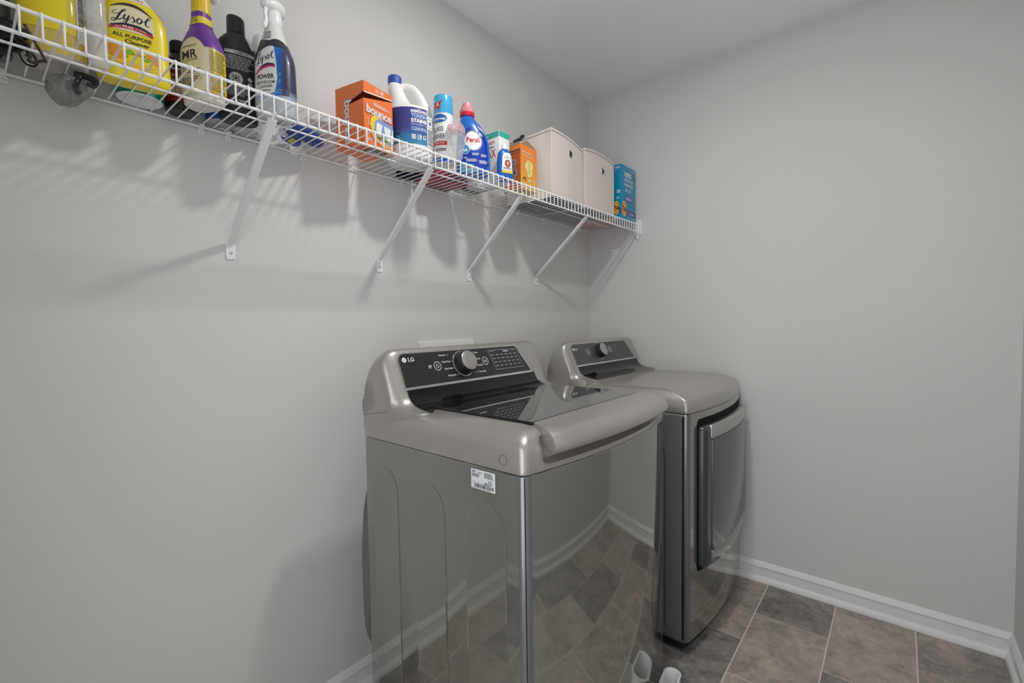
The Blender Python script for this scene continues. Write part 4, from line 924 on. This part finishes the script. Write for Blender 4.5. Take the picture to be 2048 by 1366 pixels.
decal('disc_lettering', t, REDINK, Wm, join(txt('Persil', -.004, .113, .0165, .046, bold=.03)), 3, .006)
decal('disc_small_print', t, GREYINK, Wm, words(-.004, .098, .018, .0022, 1, 3), 3, .006)
decal('family_badge', t, P_('badge_blue', (.02, .27, .62, 1)), Wm, ell(-.031, .080, .0125, .0135, 28), 3, .006)
decal('badge_mark', t, WHITEINK, Wm, join(ring(-.031, .080, .0140, .0014, 28, .0150), *[join(ell(-.031+x, .082+y, .0016, .0018, 10), poly((-.0335+x, .0735), (-.0285+x, .0735), (-.0295+x, .080), (-.0325+x, .080))) for x, y in ((-.005, 0), (0, .003), (.005, 0))], words(-.030, .052, .012, .006, 2, 8), words(.004, .065, .024, .009, 3, 4), words(.032, .062, .022, .009, 3, 7), words(-.008, .044, .04, .010, 4, 9), words(.030, .040, .03, .012, 4, 2), ring(.044, .041, .004, .0012, 14)), 4, .006)
decal('upper_badge', t, P_('violet_badge', (.02, .03, .28, 1)), Wm, ell(.028, .133, .013, .014, 24), 2, .006)
decal('upper_badge_print', t, WHITEINK, Wm, words(.028, .133, .018, .012, 3, 6), 3, .006)
decal('lower_band', t, P_('aqua_band', (.10, .40, .62, 1)), Wm, join(poly((-.050, .006), (.012, .006), (-.004, .030), (-.050, .036))), 2, .006)
decal('lower_mark', t, REDINK, Wm, poly((-.026, .022), (-.010, .030), (-.008, .025), (-.024, .017)), 3, .006)
tube('handle_ridge', catmull([(.028, .012, .160), (.030, .034, .135), (.030, .045, .105), (.030, .048, .07), (.031, .048, .035)], 6), .005, MATS['detergent_blue'], t, 10)
lathe('cap_ring', [(.0245, .200), (.0255, .202), (.0255, .212), (.0240, .214)], P_('cap_red', (.68, .02, .04, 1)), t, 32, (0, -.018))
lathe('cap', [(.0235, .213), (.0250, .216), (.0245, .224), (.022, .227), (.022, .231), (.0165, .233), (.0155, .246), (.0, .248)], P_('cap_pink', (.78, .32, .36, 1), rough=.15), t, 32, (0, -.018))
# --- crumpled clear plastic wrapper
t = root('plastic_wrapper', 'crumpled clear plastic wrapper between the aerosol can and blue detergent bottle', 'wrapper', (.279, -1.300, ZD+.001))
def crumple(name, m, parent, prof, seed, amp, sx=1.0, sy=1.0, seg=22, lean=(0, 0), p=1.0):
    r_ = random.Random(seed); rings = []
    for k, (z, r) in enumerate(prof):
        rings.append([(sx*r*math.cos(2*PI*i/seg)*(1+r_.uniform(-amp, amp))+lean[0]*z, sy*r*math.sin(2*PI*i/seg)*(1+r_.uniform(-amp, amp))+lean[1]*z, z+r_.uniform(-amp, amp)*.012) for i in range(seg)])
    V, Fc = loft(rings, caps=True); return mesh(name, V, Fc, m, parent, False)
FILM = clear_mat('clear_film', (.85, .85, .87, 1), .24, .08)
crumple('wrapper', FILM, t, [(0, .020), (.02, .030), (.045, .034), (.07, .036), (.09, .034), (.108, .028), (.120, .018), (.128, .006)], 3, .22, .48, 1.05, lean=(0, .07))
crumple('pink_flap', clear_mat('pink_film', (.80, .45, .48, 1), 0.42, .2), t, [(.092, .034), (.104, .031), (.116, .022), (.126, .010)], 8, .18, .5, 1.15, lean=(.01, .10))

# --- flat things lying on the deck, seen from below
def flatpack(name, label, cat, x0, x1, y0, y1, h, m, m2=None, rz=0, mark=None):
    t = root(name, label, cat, ((x0+x1)/2, (y0+y1)/2, ZD+.0004), D2(rz))
    a, b = (x1-x0)/2, (y1-y0)/2
    box('packet_body', -a, a, -b, b, 0, h, m, t, min(.006, h*.3))
    if m2: box('stripe', -a*.3, a*.1, -b-.0004, b+.0004, -.0002, h+.0004, m2, t)
    return t
flatpack('cloth_pouch', 'navy cloth pouch lying flat behind the bleach jug', 'pouch', .012, .062, -1.330, -1.255, .03, mat('navy_cloth', (.010, .012, .035, 1), rough=.9), rz=-8)
flatpack('red_packet', 'flat crimson packet lying behind the blue detergent bottle', 'packet', .006, .118, -1.245, -1.078, .035, P_('crimson_packet', (.34, .012, .04, 1)), rz=4)
flatpack('white_folder', 'white paper packet with dark green edge lying behind the tall white box', 'packet', .018, .150, -1.064, -.985, .02, P_('paper_white', (.60, .62, .60, 1)), P_('bottle_green', (.01, .08, .06, 1)), rz=0)
flatpack('patterned_carton', 'flat red and orange patterned carton in the corner behind the blue powder box', 'carton', .030, .228, -.226, -.032, .05, ramp_mat('patterned_card', [(0, (.40, .03, .02, 1)), (.45, (.55, .12, .03, 1)), (.55, (.30, .02, .03, 1)), (1, (.45, .10, .04, 1))], 'Y', -.1, .1), P_('orange_print', (.7, .25, .04, 1)))

# --- tall white box with green top
def carton(name, label, x0, x1, y0, y1, h, m, bev=.0012):
    t = root(name, label, 'carton', ((x0+x1)/2, (y0+y1)/2, ZD+.0004)); a, b = (x1-x0)/2, (y1-y0)/2
    box('carton_body', -a, a, -b, b, 0, h, m, t, bev)
    return t, a, b, flat((a, 0, 0), (0, 1, 0), (0, 0, 1), .0005), flat((0, -b, 0), (1, 0, 0), (0, 0, 1), .0005)
t, a, b, fr_, le = carton('steam_mop_carton', 'tall white carton with green top edge and red lettering', .150, .235, -1.037, -.9785, .190, P_('box_white', (.85, .85, .84, 1)))
for mp, w in ((fr_, b), (le, a)):
    decal('top_band', t, P_('mint_print', (.03, .45, .34, 1)), mp, rect(0, .1785, 2*w-.001, .020), 1)
decal('side_lettering', t, REDINK, le, join(txt('STEAM', -.010, .152, .013, .060), txt('MAX', -.006, .113, .030, .064)), 1)
decal('side_small_lettering', t, DARKINK, le, words(-.004, .136, .05, .005, 1, 4), 1)
decal('band_lettering', t, WHITEINK, le, words(-.018, .178, .034, .007, 1, 6), 2)
decal('globe_print', t, P_('grey_blue_print', (.35, .45, .52, 1)), fr_, join(ring(0, .137, .010, .005, a0=20, a1=300), ell(.004, .139, .004, .005)), 1)
decal('leaf_print', t, P_('lime_print', (.45, .55, .15, 1)), fr_, join(rect(0, .121, .018, .006), words(0, .108, .03, .006, 2, 3)), 1)
# --- small blue bottle in front of it
t = root('small_bottle', 'small blue bottle with white label and red round emblem', 'bottle', (.262, -1.040, ZD), D2(-22))
B_ = Bottle([(0, .026, .013), (.003, .0290, .015), (.02, .030, .016), (.07, .0285, .016), (.098, .024, .015), (.108, .017, .012), (.112, .011, .010)], 2.6)
B_.build('bottle_body', P_('cobalt_plastic', (.012, .12, .48, 1), rough=.3), t); Wm = B_.wrap(.05)
decal('label', t, WHITEINK, Wm, poly((-.018, .034), (.024, .034), (.022, .085), (.017, .096), (-.011, .096), (-.016, .085)), 1, .005)
decal('label_yellow_band', t, P_('yellow_label', (.8, .62, .04, 1)), Wm, rect(.003, .029, .042, .009), 1, .005)
decal('emblem', t, P_('brick_print', (.42, .04, .05, 1)), Wm, ell(.004, .058, .0115, .0135), 2, .005)
decal('emblem_mark', t, P_('peach_print', (.72, .42, .36, 1)), Wm, join(ell(.004, .060, .0055, .0065), ring(.004, .055, .006, .0016, a0=200, a1=340)), 3, .005)
decal('label_lettering', t, DARKINK, Wm, join(txt('ALL', .004, .086, .004, .008), txt('STRENGTH', .004, .079, .0045, .026), words(.004, .041, .034, .006, 2, 5)), 2, .005)
lathe('cap', [(.010, .110), (.0115, .111), (.0105, .122), (.007, .128), (.0055, .133), (0, .134)], WHITEP, t, 24)
# --- orange duster refill carton, flaps open
t = root('duster_refill_carton', 'orange duster refill carton with open brown flaps and black side lettering', 'carton', (.222, -.888, ZD+.0004))
a, b, h = .033, .0505, .158
bm = bmesh.new(); 
V = [(-a,-b,0),(a,-b,0),(a,b,0),(-a,b,0),(-a,-b,h),(a,-b,h+.006),(a,b,h+.006),(-a,b,h)]
o = mesh('carton_body', V, [(0,3,2,1),(0,1,5,4),(1,2,6,5),(2,3,7,6),(3,0,4,7)], ramp_mat('duster_card', [(0, (.80, .46, .05, 1)), (.45, (.84, .33, .04, 1)), (1, (.86, .24, .03, 1))], 'Z', 0, .15, .4), t); bm.free()
md = o.modifiers.new('thickness', 'SOLIDIFY'); md.thickness = .0008
for P4 in ([(a,-b,h+.006),(a,b,h+.006),(a-.012,b*.15,h+.036)], [(-a,-b,h),(a,-b,h+.004),(a-.01,-b+.006,h+.016),(-a+.004,-b+.012,h+.018)], [(-a,b,h),(-a,-b,h),(-a-.02,-b+.01,h+.02),(-a-.02,b-.01,h+.02)]):
    n = len(P4); o = mesh('flap', P4, [tuple(range(n))], CARD, t); md = o.modifiers.new('thickness', 'SOLIDIFY'); md.thickness = .0008
fr_, le = flat((a, 0, 0), (0, 1, 0), (0, 0, 1), .0008), flat((0, -b, 0), (1, 0, 0), (0, 0, 1), .0008)
decal('side_face', t, P_('burnt_orange_print', (.50, .12, .03, 1)), le, rect(0, .070, 2*a-.0005, .139), 0)
decal('side_brown_band', t, P_('brown_print', (.12, .07, .045, 1)), le, join(rect(0, .1435, 2*a, .006), rect(0, .134, 2*a, .002)), 1)
decal('side_shadow', t, WHITEINK, le, xf(txt('Swiffer', 0, 0, .019, .088, bold=.06, shear=.15), .002, .068, -PI/2), 2)
decal('side_lettering', t, DARKINK, le, xf(txt('Swiffer', 0, 0, .0175, .084, bold=.015, shear=.15), .002, .068, -PI/2), 3)
decal('side_green_mark', t, GREENP, le, xf(stroke([(-.03, 0, .3), (0, .003, 1.2), (.034, 0, .4)], .006), -.016, .068, -PI/2), 1)
rr = random.Random(5); pts = [(.022*math.cos(2*PI*i/22)*(1+rr.uniform(-.28, .28)), .085+.031*math.sin(2*PI*i/22)*(1+rr.uniform(-.28, .28))) for i in range(22)]
decal('splash_print', t, P_('pale_yellow_print', (.85, .70, .30, 1)), fr_, ([(0, .085)]+pts, [(0, i+1, (i+1) % 22+1) for i in range(22)]), 1)
decal('splash_core', t, P_('lime_core', (.62, .62, .10, 1)), fr_, join(poly((-.006, .06), (.006, .06), (.004, .108), (-.002, .110))), 2)
decal('front_lettering', t, P_('cream_ink', (.86, .76, .62, 1)), fr_, join(rect(-.010, .1395, .066, .002), rect(-.012, .1345, .060, .0012), rect(-.008, .126, .066, .0022), words(-.006, .0135, .05, .003, 1, 3)), 1)
decal('front_marks', t, NAVY, fr_, join(ring(-.028, .036, .007, .004, a0=-60, a1=200)), 1)
decal('front_icons', t, MATS['cream_ink'], fr_, join(ring(.030, .036, .0075, .0016), rect(.002, .036, .012, .008), rect(.013, .034, .006, .0016)), 1)

# --- beige fabric bins
FAB = mat('beige_fabric', (.74, .675, .635, 1), rough=.9, var=.05, scale=400, bump=.2, bscale=900); FABD = mat('dark_bin_base', (.05, .055, .052, 1), rough=.9)
def bin_(label, x0, x1, y0, y1, hL, hR, hm, ring_y):
    t = root('fabric_bin', label, 'storage bin', ((x0+x1)/2, (y0+y1)/2, ZD+.0004), 0, 'beige fabric bins on the shelf'); a, b = (x1-x0)/2, (y1-y0)/2
    n = 12
    top = lambda s: hL+(hR-hL)*s+hm*4*s*(1-s)
    def outline(off, zf):
        R_ = []
        for i in range(n+1): s = i/n; R_.append((a+off+.004*math.sin(PI*s), -b+2*b*s, zf(s)))
        for i in range(1, n+1): s = i/n; R_.append((a-2*a*s, b+off, zf(1)-.006*math.sin(PI*s)))
        for i in range(1, n+1): s = 1-i/n; R_.append((-a-off, -b+2*b*s, zf(s)))
        for i in range(1, n): s = i/n; R_.append((-a+2*a*s, -b-off, zf(0)-.005*math.sin(PI*s)))
        return R_
    rings = [outline(0, lambda s: .004), outline(.0005, lambda s: top(s)*.5), outline(.0, lambda s: top(s)-.010), outline(.0006, lambda s: top(s)-.0095), outline(.0006, lambda s: top(s)), outline(-.003, lambda s: top(s)), outline(-.003, lambda s: top(s)-.06), outline(-.003, lambda s: .006)]
    V, Fc = loft(rings, caps=False); m_ = len(rings[0]); Fc.append(tuple(range(7*m_, 8*m_)))
    mesh('bin_body', V, Fc, FAB, t, True, 40)
    box('base_board', -a+.001, a-.001, -b+.001, b-.001, 0, .0045, FABD, t)
    # stitched rim line and corner piping
    pts = [Vector(p)+Vector((0, 0, 0)) for p in outline(.0014, lambda s: top(s)-.0105)]
    tube('rim_seam', pts+[pts[0]], .0008, mat('dark_thread', (.22, .20, .19, 1), rough=.9), t, 5)
    tube('corner_piping', [(a+.0006, -b-.0006, .004), (a+.0010, -b-.0010, hL*.5), (a+.0006, -b-.0006, hL-.003)], .0016, mat('light_piping', (.82, .76, .72, 1), rough=.9), t, 6)
    c = Vector((a+.0045, ring_y[0], ring_y[1])); seg = 28
    prof = [(.0165, -.002), (.0170, .0005), (.0155, .0026), (.0120, .0020), (.0100, -.001)]
    V, Fc = loft([[c+Vector((h, r*math.cos(2*PI*i/seg), r*math.sin(2*PI*i/seg))) for i in range(seg)] for r, h in prof], caps=False)
    g = mesh('grommet', V, Fc, CHROME, t, True, 60)
    mesh('grommet_hole', *[[c+Vector((.0012, .0102*math.cos(2*PI*i/seg), .0102*math.sin(2*PI*i/seg))) for i in range(seg)], [tuple(range(seg))]], BLACK, g)
    return t
bin_('beige fabric bin with metal grommet beside the orange duster carton, first of two', .030, .268, -.754, -.517, .278, .252, .006, (.018, .205))
bin_('beige fabric bin with metal grommet beside the blue powder box, second of two', .030, .273, -.500, -.228, .264, .262, .010, (.018, .195))
t = root('dark_cloth', 'small crumpled dark cloth lying on the rim of the first fabric bin', 'cloth', (.105, -.760, ZD+.262))
pp = [(-.03, .0, .004), (-.012, .006, .010), (.004, .002, .008), (.018, -.002, .016), (.028, .0, .012)]
tube('cloth', catmull([(x*1.0, y, z) for x, y, z in pp], 4), [.004+.003*abs(math.sin(i*1.3)) for i in range(17)], mat('charcoal_cloth', (.06, .06, .075, 1), rough=.9), t, 7)

# --- blue powder box
t, a, b, fr_, le = carton('laundry_powder_box', 'bright blue laundry powder box with orange bullseye logo, in the corner', .246, .290, -.184, -.021, .270, P_('powder_blue', (.0, .27, .47, 1)))
YO = P_('logo_yellow', (.86, .62, .10, 1)); OO = P_('logo_orange', (.80, .20, .01, 1))
decal('violet_band', t, P_('violet_print', (.10, .07, .30, 1)), fr_, poly((-b+.0005, .030), (b-.0005, .024), (b-.0005, .050), (-b+.0005, .056)), 0)
decal('logo_outer', t, YO, fr_, ell(-.050, .054, .0265, .038), 1); decal('logo_ring', t, OO, fr_, ring(-.050, .054, .0175, .008, 36, .0265), 2)
decal('logo_lettering', t, NAVY, fr_, txt('Tide', -.048, .054, .024, .044, bold=.04, shear=.1), 3)
decal('white_lettering', t, WHITEINK, fr_, join(txt('100%', -.008, .226, .024, .075, bold=.03), txt('SATISFACTION', .0, .1985, .014, .098, bold=.02), txt('GUARANTEED', .0, .176, .014, .098, bold=.02), ring(-.024, .150, .009, .002), ring(.010, .150, .009, .002), rect(-.024, .148, .006, .010), rect(.010, .148, .006, .010), txt('ORIGINAL', .034, .036, .008, .058, bold=.02), words(.05, .254, .04, .006, 1, 3), words(.02, .012, .08, .003, 1, 4)), 2)
decal('pod_panel', t, P_('indigo_print', (.05, .07, .28, 1)), fr_, rrect(.0, .108, .076, .030, .003), 1)
decal('pod_print', t, P_('lilac_print', (.5, .5, .8, 1)), fr_, join(ell(-.022, .108, .009, .010), ell(0, .108, .009, .010), ell(.022, .108, .009, .010)), 2)
decal('side_band', t, MATS['violet_print'], le, rect(0, .042, 2*a-.001, .026), 0)
decal('side_logo', t, YO, le, ell(-.004, .056, .016, .034), 1); decal('side_logo_ring', t, OO, le, ring(-.004, .056, .011, .005, 36, .024), 2)
decal('side_lettering', t, NAVY, le, txt('Tide', -.002, .056, .020, .027, bold=.04), 3)
decal('side_white_lettering', t, WHITEINK, le, join(txt('DE', .008, .136, .014, .018, bold=.03), txt('UP', .004, .104, .009, .014, bold=.02), words(.004, .254, .026, .010, 2, 4)), 2)

# --- left end of the shelf
t = root('soap_jug', 'big yellow liquid soap jug with barcode label, at the far left of the shelf', 'jug', (.088, -2.184, ZD), D2(-20))
B_ = Bottle([(0, .040, .034), (.004, .047, .041), (.014, .049, .043), (.016, .0485, .0425), (.10, .048, .042), (.16, .045, .040), (.19, .030, .028), (.205, .018, .018), (.215, .016, .016)], 2.4)
B_.build('jug_body', P_('clear_yellow_plastic', (.66, .50, .10, 1), rough=.2), t, z0=.010, z1=.205)
B_.build('base', P_('frosted_base', (.46, .44, .42, 1), rough=.3), t, z0=0.0, z1=.0125, off=.003)
lathe('cap', [(.0185, .203), (.0185, .232), (.016, .235), (0, .235)], WHITEP, t)
Wm = B_.wrap(.09)
decal('front_label', t, YEL, Wm, rect(-.004, .108, .096, .104), 1, .006)
decal('barcode_label', t, WHITEINK, Wm, rect(.058, .104, .026, .110), 1, .006)
decal('barcode', t, DARKINK, Wm, xf(bars(0, 0, .06, .018, 6, 22), .058, .110, PI/2), 2, .006)
t = root('clear_bottle', 'slim clear plastic bottle standing between the two yellow containers', 'bottle', (.148, -2.128, ZD))
CLR = clear_mat('clear_plastic', (.86, .86, .86, 1), .42, .06)
lathe('bottle_body', [(.004, .001), (.012, .002), (.0155, .008), (.016, .02), (.0155, .10), (.0145, .15), (.013, .19), (.008, .21), (.0075, .222)], CLR, t, 24)
lathe('cap', [(.0085, .218), (.0095, .220), (.0095, .245), (.0, .247)], WHITEP, t, 20)
for a_ in (.4, 2.2, 3.4):  # ridges added to draw the vertical highlights of the clear plastic
    tube('highlight_ridge', [(.0158*math.cos(a_), .0158*math.sin(a_), .03), (.0152*math.cos(a_), .0152*math.sin(a_), .15), (.013*math.cos(a_), .013*math.sin(a_), .19)], .0012, FILM, t, 6)
t = root('dark_bottle', 'dark grey bottle at the extreme left edge of the shelf', 'bottle', (.060, -2.268, ZD))
lathe('bottle_body', [(0, .001), (.026, .001), (.030, .005), (.030, .15), (.026, .165), (.014, .178), (.012, .19)], mat('smoke_plastic', (.10, .105, .11, 1), rough=.25), t, 28)
lathe('cap', [(.014, .188), (.0145, .19), (.0145, .212), (0, .214)], BLACK, t, 24)
t = root('cord_bundle', 'bundle of black cord coiled on the deck at the left edge', 'cord', (.135, -2.245, ZD))
CORD = mat('black_cord', (.014, .015, .014, 1), rough=.6)
rr = random.Random(12)
for k in range(9):
    cx_, cy_ = rr.uniform(-.03, .02), rr.uniform(-.012, .014); ra, rb_ = rr.uniform(.020, .034), rr.uniform(.012, .022); th = rr.uniform(-.5, .5); zz = .0045+k*.0036
    L = [(cx_+ra*math.cos(a_)*math.cos(th)-rb_*math.sin(a_)*math.sin(th), cy_+ra*math.cos(a_)*math.sin(th)+rb_*math.sin(a_)*math.cos(th), zz+.003*math.sin(2*a_+k)) for a_ in [2*PI*i/18 for i in range(18)]]
    tube('loop', catmull(L, 2, True)+[Vector(L[0])], .0030, CORD, t, 6)
tube('hanging_loop', catmull([(-.02, -.004, .006), (-.030, -.012, -.014), (-.026, -.022, -.026), (-.014, -.020, -.022), (-.012, -.008, -.008), (-.008, .0, .005)], 5), .0022, CORD, t, 6)
tube('hanging_loop', catmull([(-.028, .010, .006), (-.034, .018, -.010), (-.030, .030, -.014), (-.022, .034, -.008), (-.016, .028, .004)], 5), .0018, CORD, t, 6)
t = root('strap_buckle', 'dark brown wire buckle loop poking up in front of the yellow soap jug', 'buckle', (.200, -2.222, ZD))
tube('buckle', catmull([(.004, -.010, .0145), (.002, -.007, .008), (0, .013, -.033), (0, .010, -.037), (0, 0, -.044), (0, -.005, -.045), (-.002, -.007, -.042), (-.010, -.002, -.025)], 4), .0024, mat('brown_wire', (.035, .026, .018, 1), rough=.4), t, 8)
# grey plastic bag bulging down between the wires
t = root('plastic_bag', 'grey crumpled plastic bag hanging down through the shelf wires, left end', 'plastic bag', (.108, -2.158, 1.704))
BAG = clear_mat('grey_bag_film', (.26, .26, .25, 1), .80, .25)
crumple('bag', BAG, t, [(.006, .004), (-.002, .010), (-.010, .022), (-.020, .029), (-.032, .029), (-.044, .024), (-.054, .015), (-.061, .005)], 6, .20, .9, 1.1, seg=16, lean=(.15, .30))
tube('black_strap', catmull([(.012, -.002, -.002), (.020, .014, -.004), (.027, .026, -.012), (.028, .022, -.022), (.028, .012, -.020)], 6), .0062, BLACK, t, 8, .6)
tube('black_strap', catmull([(.026, .004, -.010), (.029, -.002, -.024), (.027, -.004, -.034), (.024, .002, -.044)], 6), .0048, BLACK, t, 8, .6)
